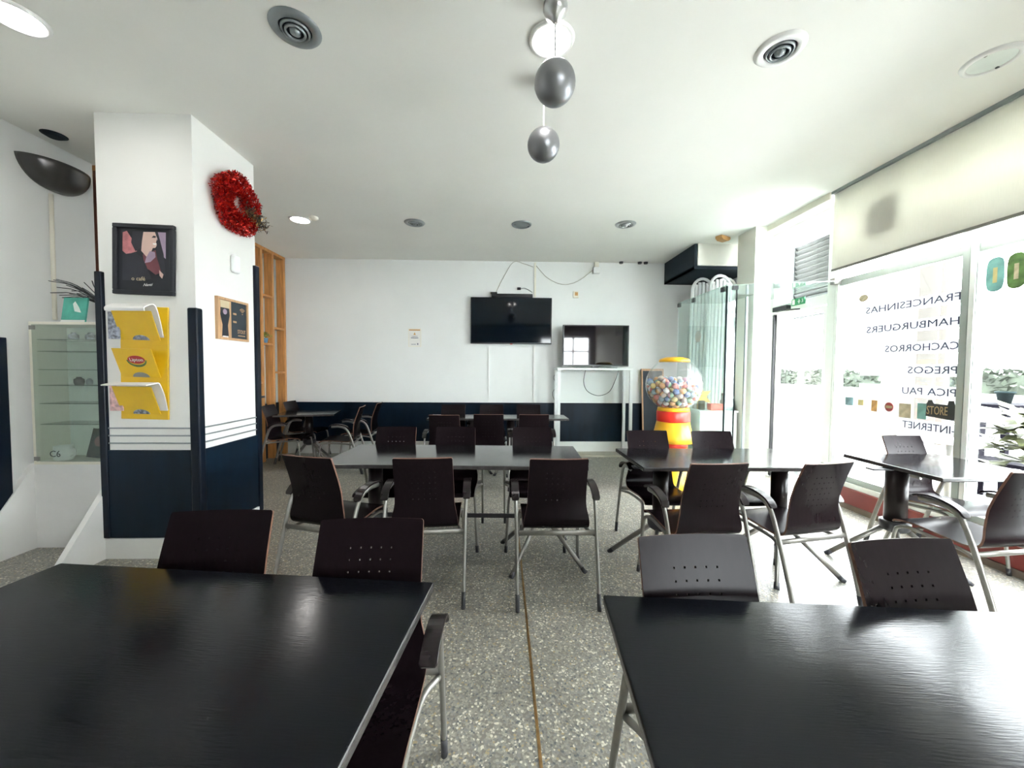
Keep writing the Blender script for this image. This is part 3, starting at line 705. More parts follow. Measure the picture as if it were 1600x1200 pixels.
MB().prism([(-0.02, 0.045), (0.02, 0.045), (0.0, 0.09)], 'y', -0.0145, -0.0135).build('emblem', 'orange', no)
MB().box(-0.05, 0.05, -0.0145, -0.0135, 0.018, 0.026).box(-0.06, 0.06, -0.0145, -0.0135, -0.012, 0.004).box(-0.055, 0.02, -0.0145, -0.0135, -0.115, -0.105).box(0.04, 0.06, -0.0145, -0.0135, -0.12, -0.09).build('print', 'print', no)
cbd = thing('chalkboard', 'wood-framed dark board leaning on the back wall behind the gumball machine', 'board', (2.50, 6.10, 0), 0)
T = Matrix.Rotation(-0.10, 4, 'X') @ Matrix.Diagonal((0.62, 1, 0.985, 1))
MB().box(-0.30, -0.265, -0.012, 0.012, 0, 1.46, T=T).box(0.265, 0.30, -0.012, 0.012, 0, 1.46, T=T).box(-0.265, 0.265, -0.012, 0.012, 0, 0.035, T=T).box(-0.265, 0.265, -0.012, 0.012, 1.425, 1.46, T=T).build('frame', 'frame', cbd)
MB().box(-0.265, 0.265, -0.006, 0.006, 0.035, 1.425, T=T).build('board', 'board', cbd)

# ------------------------------------------------------------------ column things
pf = thing('framed_poster', 'black framed poster of a laughing woman in dark clothes on the column', 'picture', (-2.55, 2.80, 2.165)); pf.rotation_euler = (0, 0.03, 0)
fm = MB(); W2, H2 = 0.212, 0.248
fm.box(-W2, W2, -0.028, 0, H2-0.03, H2); fm.box(-W2, W2, -0.028, 0, -H2, -H2+0.03); fm.box(-W2, -W2+0.03, -0.028, 0, -H2+0.03, H2-0.03); fm.box(W2-0.03, W2, -0.028, 0, -H2+0.03, H2-0.03)
fm.build('frame', 'ink', pf, bevel=0.006)
po = MB(); po.box(-W2+0.03, W2-0.03, -0.012, 0, -H2+0.03, H2-0.03, 0)
def shape(mb, pts, d, mi): mb.prism([(x/1000-0.212+0.0, 0.248-y/1000) for x, y in pts], 'y', -0.012-d, -0.012, mi)
# coordinates in mm from the top left of the frame
shape(po, [(60, 48), (362, 48), (362, 330), (60, 330)], 0.0004, 0)
shape(po, [(290, 50), (360, 50), (360, 235), (320, 200)], 0.0006, 4)
shape(po, [(62, 60), (90, 50), (110, 80), (130, 110), (150, 150), (160, 190), (90, 215), (60, 190)], 0.0007, 5)
shape(po, [(130, 48), (215, 48), (215, 100), (195, 160), (150, 190), (120, 130)], 0.0008, 1)
shape(po, [(205, 52), (285, 50), (300, 95), (292, 120), (298, 140), (288, 160), (270, 162), (250, 210), (235, 235), (190, 185), (195, 120)], 0.0010, 2)
shape(po, [(275, 75), (292, 78), (290, 90), (262, 90)], 0.0013, 1)
shape(po, [(270, 128), (296, 128), (290, 141), (272, 138)], 0.0013, 6)
shape(po, [(285, 50), (305, 50), (345, 200), (360, 360), (330, 330), (300, 230), (296, 150), (305, 100)], 0.0012, 1)
shape(po, [(235, 200), (290, 175), (300, 230), (330, 330), (290, 350), (250, 320), (215, 300), (200, 210)], 0.0009, 3)
shape(po, [(250, 185), (285, 190), (290, 225), (255, 260), (215, 270), (225, 230)], 0.0012, 4)
shape(po, [(60, 215), (150, 200), (200, 235), (225, 290), (260, 380), (180, 395), (60, 395)], 0.0011, 1)
shape(po, [(315, 315), (345, 345), (335, 375), (318, 355)], 0.0013, 2)
po.build('poster', ['ink', 'hair', 'skin', 'plum', 'mauve', 'pink', 'paper'], pf)
text('o café', 0.04, (-0.09, -0.0135, -0.135), (1, 0, 0), (0, 0, 1), 'foam', 'lettering', pf)
text('Nanti', 0.028, (-0.01, -0.0135, -0.178), (1, 0, 0.08), (0, 0, 1), 'paper', 'logo', pf, font_shear=0.5)

rk = thing('magazine_rack', 'yellow three-pocket wall rack with newspapers on the column', 'magazine rack', (-2.575, 2.80, 1.43)); rk.rotation_euler = (0, 0.022, 0)
MB().box(-0.165, 0.17, -0.012, 0, -0.405, 0.405).build('back_plate', 'yellow', rk, bevel=0.004)
def halfmoon(mb, cx, cz, r, T, mi=0, n=16):
    mb.prism([(cx+r*math.cos(PI*k/n), cz+r*0.62*math.sin(PI*k/n)) for k in range(n+1)], 'y', -0.0085, 0.0, mi, T=T)
for k, z in enumerate((0.165, -0.10, -0.365)):
    T = Matrix.Translation((0, -0.016, z)) @ Matrix.Rotation(0.36, 4, 'X')
    r = MB(); r.box(-0.145, 0.125, -0.006, 0.0, 0.0, 0.215, T=T)
    pk = r.build('pocket', 'yellow', rk, bevel=0.002)
    h = MB(); halfmoon(h, -0.005, 0.004, 0.058, T); h.build('cutout', 'print' if k != 1 else 'darksilver', pk)
    if k == 1:
        e = MB(); 
        e.prism([(0.0+0.058*math.cos(2*PI*i/28), 0.135+0.030*math.sin(2*PI*i/28)) for i in range(28)], 'y', -0.0085, -0.006, T=T); e.build('logo', 'lipred', pk)
        e = MB(); 
        e.prism([(0.068*math.cos(PI+0.0+PI*i/20), 0.132+0.052*math.sin(PI+PI*i/20)) for i in range(21)]+[(0.060*math.cos(2*PI-PI*i/20), 0.132+0.036*math.sin(2*PI-PI*i/20)) for i in range(21)], 'y', -0.0075, -0.006, T=T); e.build('leaf_swirl', 'leaf', pk)
        tx = text('Lipton', 0.036, (-0.045, 0, 0), (1, 0, 0), (0, 0, 1), 'paper', 'logo_lettering', pk, depth=0.002, width=0.09)
        tx.data.transform(T @ Matrix.Translation((0, -0.0095, 0.135)))
def paper(name, label, zt, over, mt, width, z0, dx=0.0, sag=0.02):
    """newspaper standing in a pocket with its upper half folded forward over the front"""
    t = thing(name, label, 'newspaper', (-2.575+dx, 2.80, 1.43), 0, 'newspapers in the yellow rack')
    path = catmull([(0, -0.020, z0), (0, -0.040, z0+0.10), (0, -0.066, zt-0.03), (0, -0.085, zt), (0, -0.115, zt-0.002), (0, -0.16, zt-0.008-sag), (0, -0.16-over, zt-0.012-sag*2)], 5)
    mb = MB(); n = len(path); vs = []; fs = []
    for i, q in enumerate(path):
        tt = (path[min(i+1, n-1)]-path[max(i-1, 0)]).normalized(); nr = Vector((0, tt.z, -tt.y))
        for sx in (-width/2, width/2):
            vs.append(Vector((sx, q.y, q.z))+nr*0.004); vs.append(Vector((sx, q.y, q.z))-nr*0.004)
    for i in range(n-1):
        a, b = i*4, i*4+4
        fs += [(a, a+2, b+2, b), (a+1, b+1, b+3, a+3), (a, b, b+1, a+1), (a+2, a+3, b+3, b+2)]
    fs += [(0, 1, 3, 2), (n*4-4, n*4-2, n*4-1, n*4-3)]
    mb.add(vs, fs, 0, False); mb.build('sheets', mt, t); return t
paper('newspaper', 'pale folded newspaper drooping from the top pocket of the yellow rack', 0.405, 0.0, 'paper', 0.26, 0.185, 0.02, 0.02)
paper('newspaper', 'white folded newspaper jutting from the bottom pocket of the yellow rack', -0.14, 0.02, 'paper', 0.30, -0.34, 0.015, 0.0)
mg = tag(MB().box(-2.79, -2.70, 2.755, 2.762, 1.09, 1.27).build('magazine', 'pinkprint'), 'pink printed magazine edge sticking out left of the bottom rack pocket', 'magazine', 'newspapers in the yellow rack')
mg = tag(MB().box(-2.775, -2.70, 2.745, 2.755, 1.60, 1.79).build('magazine', 'print'), 'dark printed magazine edge sticking out left of the top rack pocket', 'magazine', 'newspapers in the yellow rack')

bs = thing('beer_board', 'oak-framed dark board with a glass of stout on the column side', 'picture', (-2.21, 3.158, 1.79)); bs.rotation_euler = (0, 0, 0)
HB, WB = 0.165, 0.178
b = MB(); b.box(0, 0.022, -WB, WB, HB-0.018, HB); b.box(0, 0.022, -WB, WB, -HB, -HB+0.018); b.box(0, 0.022, -WB, -WB+0.018, -HB+0.018, HB-0.018); b.box(0, 0.022, WB-0.018, WB, -HB+0.018, HB-0.018)
b.build('frame', 'frame', bs)
MB().box(0, 0.012, -WB+0.018, WB-0.018, -HB+0.018, HB-0.018).build('board', 'board', bs)
gp = [(-0.125, -0.14), (-0.055, -0.14), (-0.062, -0.05), (-0.040, 0.03), (-0.044, 0.085), (-0.136, 0.085), (-0.140, 0.03), (-0.118, -0.05)]
MB().box(0.012, 0.0128, -0.158, -0.02, -0.145, 0.145).build('light_ground', 'frame', bs)
g = MB().prism(gp, 'x', 0.0128, 0.0150); g.build('beer_glass', 'beer', bs)
MB().prism([(-0.136, 0.085), (-0.044, 0.085), (-0.040, 0.142), (-0.140, 0.142)], 'x', 0.0128, 0.0152).build('foam', 'foam', bs)
MB().box(0.0128, 0.0152, -0.12, -0.06, -0.150, -0.135).build('glass_foot', 'paper', bs)
MB().lathe([(0.001, 0.0155), (0.022, 0.0155)], n=20, caps=False, T=Matrix.Translation((0, -0.092, 0.055)) @ Matrix.Rotation(PI/2, 4, 'Y')).build('emblem', 'mauve', bs)
text('STOUT', 0.045, (0.013, 0.05, -0.09), (0, 1, 0), (0, 0, 1), 'frame', 'lettering', bs, width=0.095)
MB().box(0.012, 0.0135, 0.055, 0.14, -0.125, -0.118).box(0.012, 0.0135, 0.0, 0.04, 0.045, 0.06).box(0.012, 0.0135, 0.0, 0.04, -0.02, -0.005).build('print', 'frame', bs)
wf_ = MB()
for r in (0.012, 0.024, 0.036):
    wf_.tube([(0.0135, 0.11+r*math.sin(a), 0.07+r*math.cos(a)) for a in [(-0.9+1.8*i/8) for i in range(9)]], 0.003, n=6)
wf_.sphere((0.0135, 0.11, 0.062), 0.005, 6).build('wifi_symbol', 'frame', bs)
sn = thing('alarm_sensor', 'white plastic sensor on the side of the column below the wreath', 'sensor', (-2.21, 3.19, 2.25))
MB().box(0, 0.04, -0.038, 0.038, -0.075, 0.075).build('body', 'whiteplastic', sn, bevel=0.018)
wr = thing('tinsel_wreath', 'red tinsel wreath with dried cones on the column side', 'wreath', (-2.21, 3.17, 2.725))
tm = MB()
for k in range(7500):
    a = random.random()*2*PI; b_ = random.random()*2*PI; rr = 0.082*math.sqrt(random.uniform(.3, 1))*(1+0.12*math.sin(5*a))
    R_ = 0.162
    c0 = Vector((0.062+rr*0.8*math.sin(b_), (R_+rr*math.cos(b_))*math.cos(a), (R_+rr*math.cos(b_))*math.sin(a)))
    if c0.x < 0.004: continue
    d_ = Vector((random.gauss(0, 1), random.gauss(0, 1), random.gauss(0, 1))).normalized()
    e_ = d_.cross(Vector((random.random(), random.random(), random.random()))).normalized()
    d_ *= random.uniform(.008, .02); e_ *= .0042
    if (c0-d_-e_).x < 0.003 or (c0+d_+e_).x < 0.003 or (c0+d_-e_).x < 0.003 or (c0-d_+e_).x < 0.003: continue
    tm.add([c0-d_-e_, c0+d_-e_*.6, c0+d_+e_*.6, c0-d_+e_], [(0, 1, 2, 3)], random.choice((0, 0, 1)))
tm.build('tinsel', ['tinsel', 'tinseld'], wr)
MB().lathe([(0.022*math.cos(2*PI*i/12)+0.162, 0.022*math.sin(2*PI*i/12)) for i in range(13)], n=40, caps=False, T=Matrix.Translation((0.045, 0, 0)) @ Matrix.Rotation(PI/2, 4, 'Y')).build('core', 'tinseld', wr)
cn = MB()
for k in range(520):
    cy_, cz_ = random.choice(((0.10, -0.06), (0.14, -0.065), (0.18, -0.075), (0.215, -0.09), (0.06, -0.04)))
    c0 = Vector((0.12+random.gauss(0, .022), cy_+random.gauss(0, .022), cz_+random.gauss(0, .028)))
    d_ = Vector((random.gauss(0, 1), random.gauss(0, 1), random.gauss(0, 1))).normalized(); e_ = d_.cross(Vector((.3, .2, .9))).normalized()*.005; d_ *= .018
    cn.add([c0-d_, c0+e_, c0+d_, c0-e_], [(0, 1, 2, 3)], random.choice((0, 1, 2)))
cn.build('dried_cones', ['cone', 'gold', 'darkleaf'], wr)

# ------------------------------------------------------------------ alcove things
sc = thing('wall_lamp', 'dark metallic half-bowl wall lamp high on the left wall', 'wall lamp', (XL, 3.19, 3.00))
sp = MB(); vs = []; fs = []; NU, NV = 20, 10
for i in range(NV+1):
    t = i/NV; z = -0.185*math.sin(t*PI/2)**1.1; rad = math.cos(t*PI/2)**0.75
    for j in range(NU+1):
        a = -PI/2+PI*j/NU; vs.append((max(0.0, 0.19*rad*math.cos(a)), 0.225*rad*math.sin(a)+0.02*t, z))
for i in range(NV):
    for j in range(NU): fs.append((i*(NU+1)+j, i*(NU+1)+j+1, (i+1)*(NU+1)+j+1, (i+1)*(NU+1)+j))
sp.add(vs, fs, 0, True); o = sp.build('shade', 'bowl', sc)
md = o.modifiers.new('t', 'SOLIDIFY'); md.thickness = 0.006; md.offset = 1
tag(MB().tube([(XL+0.015, 3.17, 2.78), (XL+0.015, 3.165, 1.78)], 0.014, n=10).build('pipe_duct', 'cream'), 'cream vertical pipe below the half-bowl wall lamp', 'pipe')
tag(MB().lathe([(0.04, -0.02), (0.075, 0)], (-3.47, 3.08, CZ), n=24).build('ceiling_grille', 'dark'), 'dark blurred round vent in the ceiling above the half-bowl wall lamp', 'air vent')

dc = thing('display_case', 'cream-framed glass display case on the low alcove wall', 'display case', (-3.23, 3.08, 0.655))
X0, X1, D0, D1, HC = -0.335, 0.335, -0.13, 0.11, 1.085
cs = MB(); cs.box(X0, X0+0.02, D0, D1, 0, HC); cs.box(X1-0.02, X1, D0, D1, 0, HC); cs.box(X0+0.02, X1-0.02, D0, D1, 0, 0.02); cs.box(X0+0.02, X1-0.02, D0, D1, HC-0.02, HC)
cs.build('case_frame', 'cream', dc)
MB().box(X0+0.02, X1-0.02, D1-0.01, D1, 0.02, HC-0.02).build('back_panel', 'frost', dc)
for z in (0.30, 0.46, 0.60, 0.72, 0.86, 0.95): MB().box(X0+0.022, X1-0.022, D0+0.03, D1-0.012, z, z+0.006).build('glass_shelf', 'caseglass', dc)
MB().box(X0+0.022, X1-0.022, D0-0.002, D0+0.003, 0.022, HC-0.022).build('glass_door', 'caseglass', dc)
for z in (0.03, HC-0.06): MB().box(X0+0.01, X0+0.05, D0-0.008, D0-0.002, z, z+0.03).build('hinge', 'steel', dc)
def case_item(k, x, z, r, h, mt, lb):
    t = thing('stored_jar', lb, 'jar', (-3.23+x, 3.08, 0.655+z+0.0065), 0, 'dim jars behind the display case glass')
    MB().lathe([(r*.8, 0), (r, h*.2), (r, h*.7), (r*.5, h*.85), (r*.5, h)], n=16).build('jar_body', mt, t)
for k, (x, z, r, h, mt) in enumerate([(-0.12, .60, .03, .06, 'outdark'), (-0.04, .60, .02, .05, 'darksilver'), (0.06, .60, .022, .05, 'outdark'), (0.22, .60, .02, .05, 'darksilver'), (0.10, .72, .035, .08, 'darksilver'), (0.2, .72, .03, .07, 'frost'), (-0.15, .95, .03, .06, 'print'), (-0.02, .95, .03, .06, 'print'), (0.18, .95, .04, .07, 'print')]):
    case_item(k, x, z, r, h, mt, 'small dim jar standing on a glass shelf inside the display case')
mg = thing('white_mug', 'white mug with dark scribble at the bottom of the display case', 'mug', (-3.42, 3.02, 0.6755))
MB().lathe([(0.045, 0), (0.055, 0.01), (0.055, 0.11), (0.048, 0.11), (0.046, 0.02), (0.001, 0.015)], n=28, caps=False).build('body', 'whiteplastic', mg)
MB().tube(catmull([(0.052, 0, 0.09), (0.085, 0, 0.08), (0.085, 0, 0.04), (0.052, 0, 0.025)], 5), 0.007, n=8).build('handle', 'whiteplastic', mg)
text('C6', 0.07, (-0.045, -0.0565, 0.055), (1, 0, 0), (0, 0, 1), 'ink', 'lettering', mg, depth=0.002)
bk = thing('dark_book', 'dark book with round red emblem leaning inside the display case', 'book', (-3.185, 3.03, 0.6875)); bk.rotation_euler = (-0.18, 0.10, 0)
MB().box(-0.075, 0.075, -0.005, 0.0, 0, 0.225).box(-0.075, 0.075, 0.03, 0.035, 0, 0.225).build('cover', 'navystrip', bk)
MB().box(-0.073, 0.072, 0.0, 0.03, 0.004, 0.221).build('pages', 'foam', bk)
MB().lathe([(0.001, 0), (0.042, 0)], n=24, caps=False, T=Matrix.Translation((0, -0.0058, 0.13)) @ Matrix.Rotation(PI/2, 4, 'X')).build('emblem', 'plum', bk)
tb = thing('teal_booklet', 'teal and white booklet leaning on top of the display case', 'book', (-3.32, 3.03, 1.7415)); tb.rotation_euler = (-0.15, 0, 0)
MB().box(-0.095, 0.085, -0.004, 0.008, 0, 0.20).build('cover', 'teal', tb)
MB().box(-0.095, 0.085, -0.0052, -0.004, 0.002, 0.022).build('white_band', 'paper', tb)
MB().prism([(0.0, 0.09), (0.05, 0.08), (0.03, 0.12), (-0.005, 0.17), (-0.02, 0.15)], 'y', -0.0055, -0.004).build('picture', 'frost', tb)
pb = thing('wrapped_pot_plant', 'spindly dark plant in black wrapping on top of the display case', 'plant', (-3.09, 3.10, 1.7405))
MB().lathe([(0.06, 0), (0.085, 0.1), (0.10, 0.16), (0.085, 0.17), (0.06, 0.15)], n=9, smooth=False).build('black_wrapping', 'black', pb)
br = MB()
for k in range(26):
    a = random.uniform(-PI, PI); L_ = random.uniform(.18, .36); e = random.uniform(.0, 1.0)
    if math.sin(a) > .2: a = -a
    p1 = Vector((math.cos(a)*.5*L_, math.sin(a)*.25*L_, .14+L_*.55*math.sin(e+.3))); p2 = Vector((math.cos(a)*L_, math.sin(a)*.5*L_, .14+L_*(.1+.75*math.sin(e))))
    p2.x = min(.16, p2.x); p1.x = min(.16, p1.x)
    o_ = Vector((-.11, 0, .0)); br.tube(catmull([Vector((-.03, 0, .13)), p1+o_, p2+o_], 3), 0.0085, 0.003, n=5)
br.build('leaves', 'darkleaf', pb)

# ------------------------------------------------------------------ gumball machine and its balls
GX, GY = 2.045, 4.45
gm = thing('gumball_machine', 'tall yellow and red globe vending machine full of colourful balls', 'vending machine', (GX, GY, 0))
MB().lathe([(0.19, 0), (0.20, 0.02), (0.20, 0.10), (0.165, 0.14), (0.165, 0.50)], n=40).build('pedestal', 'gumyellow', gm)
MB().lathe([(0.168, 0.50), (0.172, 0.56)], n=40).build('red_band', 'gumred', gm)
MB().lathe([(0.235, 0.56), (0.225, 0.62), (0.185, 0.80)], n=40).build('body', 'gumyellow', gm)
MB().lathe([(0.185, 0.80), (0.188, 0.815), (0.188, 0.91), (0.182, 0.925)], n=40).build('red_collar', 'gumred', gm)
MB().lathe([(0.182, 0.925), (0.175, 0.965), (0.15, 0.97)], n=40).build('neck_ring', 'gumyellow', gm)
GR, GC = 0.318, 1.235
MB().lathe([(GR*math.sin(a), GC+GR*-math.cos(a)) for a in [0.50+(PI-0.50-0.50)*i/22 for i in range(23)]], n=48, caps=False).build('globe', 'globe', gm)
MB().lathe([(0.165, 1.505), (0.175, 1.515), (0.16, 1.54), (0.09, 1.562), (0.001, 1.568)], n=40).build('lid', 'gumyellow', gm)
# the balls: settled by a small relaxation inside the globe
pts = []; BR = 0.036; RI = GR-0.006-BR
rng = random.Random(3)
for k in range(270):
    for _ in range(40):
        p_ = Vector((rng.uniform(-RI, RI), rng.uniform(-RI, RI), rng.uniform(-RI+0.02, 0.12)))
        if p_.length < RI: break
    pts.append(p_)
for it in range(160):
    for i in range(len(pts)): pts[i].z -= 0.0025
    for _ in range(2):
        cell = {}
        for i, p_ in enumerate(pts): cell.setdefault((int(p_.x//.072), int(p_.y//.072), int(p_.z//.072)), []).append(i)
        for key, ids in cell.items():
            near = [j for dx in (-1, 0, 1) for dy in (-1, 0, 1) for dz in (-1, 0, 1) for j in cell.get((key[0]+dx, key[1]+dy, key[2]+dz), ())]
            for i in ids:
                for j in near:
                    if j <= i: continue
                    dd = pts[j]-pts[i]; l = dd.length
                    if 1e-6 < l < 2*BR:
                        dd *= (2*BR-l)/l*0.5; pts[i] -= dd; pts[j] += dd
        for i, p_ in enumerate(pts):
            if p_.length > RI: pts[i] = p_*(RI/p_.length)
            if pts[i].z < -0.235: pts[i].z = -0.235
bcols = [(0.75, .10, .04), (.80, .35, .03), (.85, .62, .08), (.08, .30, .12), (.05, .18, .50), (.80, .78, .74), (.50, .14, .26), (.25, .42, .50), (.55, .42, .28), (.20, .10, .08)]
bms = []
for i, c_ in enumerate(bcols): M['ball%d' % i] = mat('ball_colour', tuple(x*0.6+0.13 for x in c_), 0.25, vary=0.15, scale=25)
for i in range(12):
    mb = MB(); mb.sphere((0, 0, 0), BR*0.985, 7, 0)
    o = mb.build('toy_ball', ['ball%d' % (i % 10), 'ball%d' % ((i*3+5) % 10)])
    for p_ in o.data.polygons:
        if p_.center.z > 0.0 and i % 3 != 1: p_.material_index = 1
    bms.append(o.data); bpy.data.objects.remove(o)
for k, p_ in enumerate(pts):
    o = bpy.data.objects.new('toy_ball', bms[rng.randrange(12)]); COL.objects.link(o)
    o.location = (GX+p_.x, GY+p_.y, GC+p_.z); o.rotation_euler = (rng.random()*6, rng.random()*6, rng.random()*6)
    tag(o, 'small colourful ball inside the clear globe of the vending machine', 'ball', 'balls in the vending machine globe')

# ------------------------------------------------------------------ glass vestibule
gv = thing('glass_vestibule', 'green-tinted glass enclosure with flat glass canopy at the entrance', 'glass screen')
MB().prism([(4.20, 0.0), (4.20, 2.35), (5.35, 2.35), (5.35, 0.0)], 'x', 2.500, 2.510).build('side_panel', 'gglass', gv)
MB().box(2.512, 2.62, 4.195, 4.205, 0.0, 2.35).build('front_panel', 'gglass', gv)
MB().prism([(2.49, 4.19), (3.56, 3.92), (3.56, 5.00), (3.34, 5.02), (3.10, 5.02), (3.10, 5.3), (2.49, 5.35)], 'z', 2.352, 2.364).build('canopy', 'gglass', gv)
for y in (4.24, 4.9, 5.3): MB().box(2.49, 2.52, y, y+0.06, 2.30, 2.352).build('clamp', 'cap', gv)
MB().box(2.57, 2.63, 4.185, 4.215, 2.31, 2.352).build('clamp', 'cap', gv)
MB().box(2.615, 2.622, 4.19, 4.21, 0, 2.35).build('edge_seal', 'potgreen', gv)
MB().box(2.497, 2.513, 4.188, 4.198, 0, 2.35).build('edge_seal', 'potgreen', gv)
MB().box(3.50, 3.57, 3.93, 3.99, 2.33, 2.39).build('wall_bracket', 'steel', gv)
MB().lathe([(0.001, 0), (0.075, 0)], n=28, caps=False, T=Matrix.Translation((2.498, 4.78, 1.84)) @ Matrix.Rotation(PI/2, 4, 'Y')).build('round_sticker', 'frost', gv)
tag(MB().box(3.06, 3.085, 4.70, 4.725, 0, 2.34).build('grey_post', 'darksilver'), 'thin dark post standing beside the entrance pillar under the canopy', 'post')

# white arched slatted loungers stood on end behind the glass
def lounger(x, y, tilt, label):
    t = thing('stacked_white_lounger', label, 'lounger', (x, y, 0.0), 0.25, 'white loungers stored on end'); t.rotation_euler = (0.0, tilt, 0.25)
    HH = 2.78; Wd = 0.19
    rail = [(-Wd, 0, 0.02)]+[(-Wd, 0, z) for z in (0.8, 1.6, 2.4)]+[(-Wd*math.cos(a), 0, HH-0.2+0.2*math.sin(a)) for a in [0.2+(PI-0.4)*i/10 for i in range(11)]]+[(Wd, 0, z) for z in (2.4, 1.6, 0.8)]+[(Wd, 0, 0.02)]
    MB().tube(rail, 0.022, n=8).build('rim', 'whiteplastic', t)
    for k in range(5):
        x_ = -0.13+0.065*k; ztop = HH-0.22+0.17*math.sqrt(max(0, 1-(x_/Wd)**2))
        MB().box(x_-0.022, x_+0.022, -0.012, 0.012, 0.3, ztop).build('slat', 'whiteplastic', t, bevel=0.005)
    for z in (0.3, 1.4, 2.3): MB().box(-Wd, Wd, 0.012, 0.03, z, z+0.05).build('crosspiece', 'whiteplastic', t)
lounger(2.95, 5.62, 0.02, 'leftmost white arched slatted lounger stood behind the glass screen')
lounger(3.10, 5.42, 0.02, 'middle white arched slatted lounger stood behind the glass screen')
lounger(3.32, 5.60, 0.01, 'rightmost white arched slatted lounger stood behind the glass screen')
# low white cabinet with goods behind the glass
cf = thing('low_white_cabinet', 'low white cabinet behind the glass screen carrying bright goods', 'cabinet', (2.84, 4.98, 0))
MB().box(-0.27, 0.22, -0.16, 0.16, 0, 0.86).build('body', 'whiteplastic', cf, bevel=0.01)
MB().box(-0.28, 0.23, -0.17, 0.17, 0.86, 0.885).build('lid', 'whiteplastic', cf, bevel=0.006)
def onbox(name, x, y, w_, d_, h, mt, lb, cat):
    t = thing(name, lb, cat, (x, y, 0.8855)); MB().box(-w_/2, w_/2, -d_/2, d_/2, 0, h).build('body', mt, t, bevel=0.005); return t
t = onbox('dark_printer', 3.00, 4.95, 0.12, 0.14, 0.13, 'black', 'dark machine on the low white cabinet, next to the pillar', 'machine')
MB().box(-0.05, 0.05, 0.0, 0.06, 0.13, 0.22).build('paper_tray', 'cap', t)
onbox('red_box', 2.83, 4.93, 0.17, 0.10, 0.085, 'gumred', 'low red box on the low white cabinet behind the glass', 'box')
onbox('grey_card', 2.665, 4.97, 0.07, 0.05, 0.12, 'potgreen', 'dark green card holder on the low white cabinet behind the glass', 'holder')
t = thing('yellow_star_display', 'yellow and orange star-shaped card display on the low white cabinet', 'display', (2.68, 5.03, 0.8855))
MB().prism([((0.16 if i % 2 == 0 else 0.08)*math.sin(2*PI*i/12), 0.17+(0.16 if i % 2 == 0 else 0.08)*math.cos(2*PI*i/12)) for i in range(12)], 'y', -0.006, 0.006).build('star', 'gumyellow', t)
MB().box(-0.03, 0.03, -0.03, 0.03, 0, 0.08).build('base', 'orange', t)

# ------------------------------------------------------------------ blind and box behind it
bl = thing('roller_blind', 'wide cream roller blind with thin grey hem bar along the windows', 'blind')
nseg = 40; vs = []; fs = []
for i in range(nseg+1):
    y = 3.745-(3.745-1.0)*i/nseg
    for z in (2.42, CZ-0.02): vs.append((3.30+0.003*math.sin(i*1.7), y, z))
for i in range(nseg): fs.append((i*2, i*2+1, i*2+3, i*2+2))
o = MB().add(vs, fs, 0, True).build('fabric', 'blind', bl); md = o.modifiers.new('t', 'SOLIDIFY'); md.thickness = 0.0012
MB().box(3.288, 3.312, 1.0, 3.745, 2.402, 2.425).build('hem_bar', 'steel', bl, bevel=0.004)
MB().box(3.27, 3.34, 1.0, 3.75, CZ-0.025, CZ-0.0).build('head_rail', 'darksilver', bl)
sq = thing('dark_speaker_box', 'dark square box seen as a blurred patch behind the cream blind', 'speaker', (3.375, 3.265, 2.76))
MB().box(-0.045, 0.05, -0.135, 0.135, -0.15, 0.15).build('body', 'outdark', sq, bevel=0.01)
MB().box(-0.01, 0.01, -0.01, 0.01, 0.15, 0.43).build('hanger', 'steel', sq)

# ------------------------------------------------------------------ lettering and stickers on window_1
XG = XW+0.005
rows = [('FRANCESINHAS', 2.885, 3.66, 1.975, 2.03), ('HAMBURGUERS', 2.885, 3.645, 1.79, 1.83), ('CACHORROS', 2.885, 3.46, 1.614, 1.614), ('PREGOS', 2.885, 3.25, 1.42, 1.415), ('PICA PAU', 2.885, 3.29, 1.235, 1.235), ('-INTERNET', 2.885, 3.28, 0.93, 0.94)]
for body, y0, y1, z0, z1 in rows:
    t = thing('window_lettering', 'mirrored word "%s" on a white film strip on the window' % body.strip('-'), 'lettering', (0, 0, 0), 0, 'menu words on the window')
    z = (z0+z1)/2
    if ' ' in body:
        a_, b_ = body.split(); k_ = (y1-y0)
        text(a_, 0.088, (XG-0.0035, y0+0.01, z), (0, 1, 0), (0, 0, 1), 'inkblue', 'letters', t, width=k_*.50, depth=0.001)
        text(b_, 0.088, (XG-0.0035, y0+0.01+k_*.60, z), (0, 1, 0), (0, 0, 1), 'inkblue', 'letters', t, width=k_*.40, depth=0.001)
    else:
        text(body, 0.088, (XG-0.0035, y0+0.01, z), (0, 1, 0), (0, 0, 1), 'inkblue', 'letters', t, width=y1-y0, depth=0.001)
    MB().box(XG-0.001, XG, 2.885, 3.72, z-0.052, z+0.052).build('film_strip', 'film', t)
def sticker(name, y0, y1, z0, z1, mt, lb, rnd=False):
    t = thing(name, lb, 'sticker', (XG-0.002, (y0+y1)/2, (z0+z1)/2), 0, 'stickers on the window'); w_, h_ = (y1-y0)/2, (z1-z0)/2
    if rnd: MB().prism([(w_*math.cos(2*PI*i/28), h_*math.sin(2*PI*i/28)) for i in range(28)], 'x', -0.002, 0).build('sticker_sheet', mt, t)
    else: MB().box(-0.002, 0, -w_, w_, -h_, h_).build('sticker_sheet', mt, t)
    return t
M['s_blue'] = mat('pale_blue_sticker', (0.20, 0.34, 0.38), 0.6, vary=0.5, scale=10)
M['s_yellow'] = mat('pale_yellow_sticker', (0.50, 0.42, 0.18), 0.6, vary=0.2)
M['s_orange'] = mat('pale_orange_sticker', (0.55, 0.30, 0.09), 0.6, vary=0.3, scale=20)
M['s_red'] = mat('red_sticker', (0.30, 0.03, 0.03), 0.6)
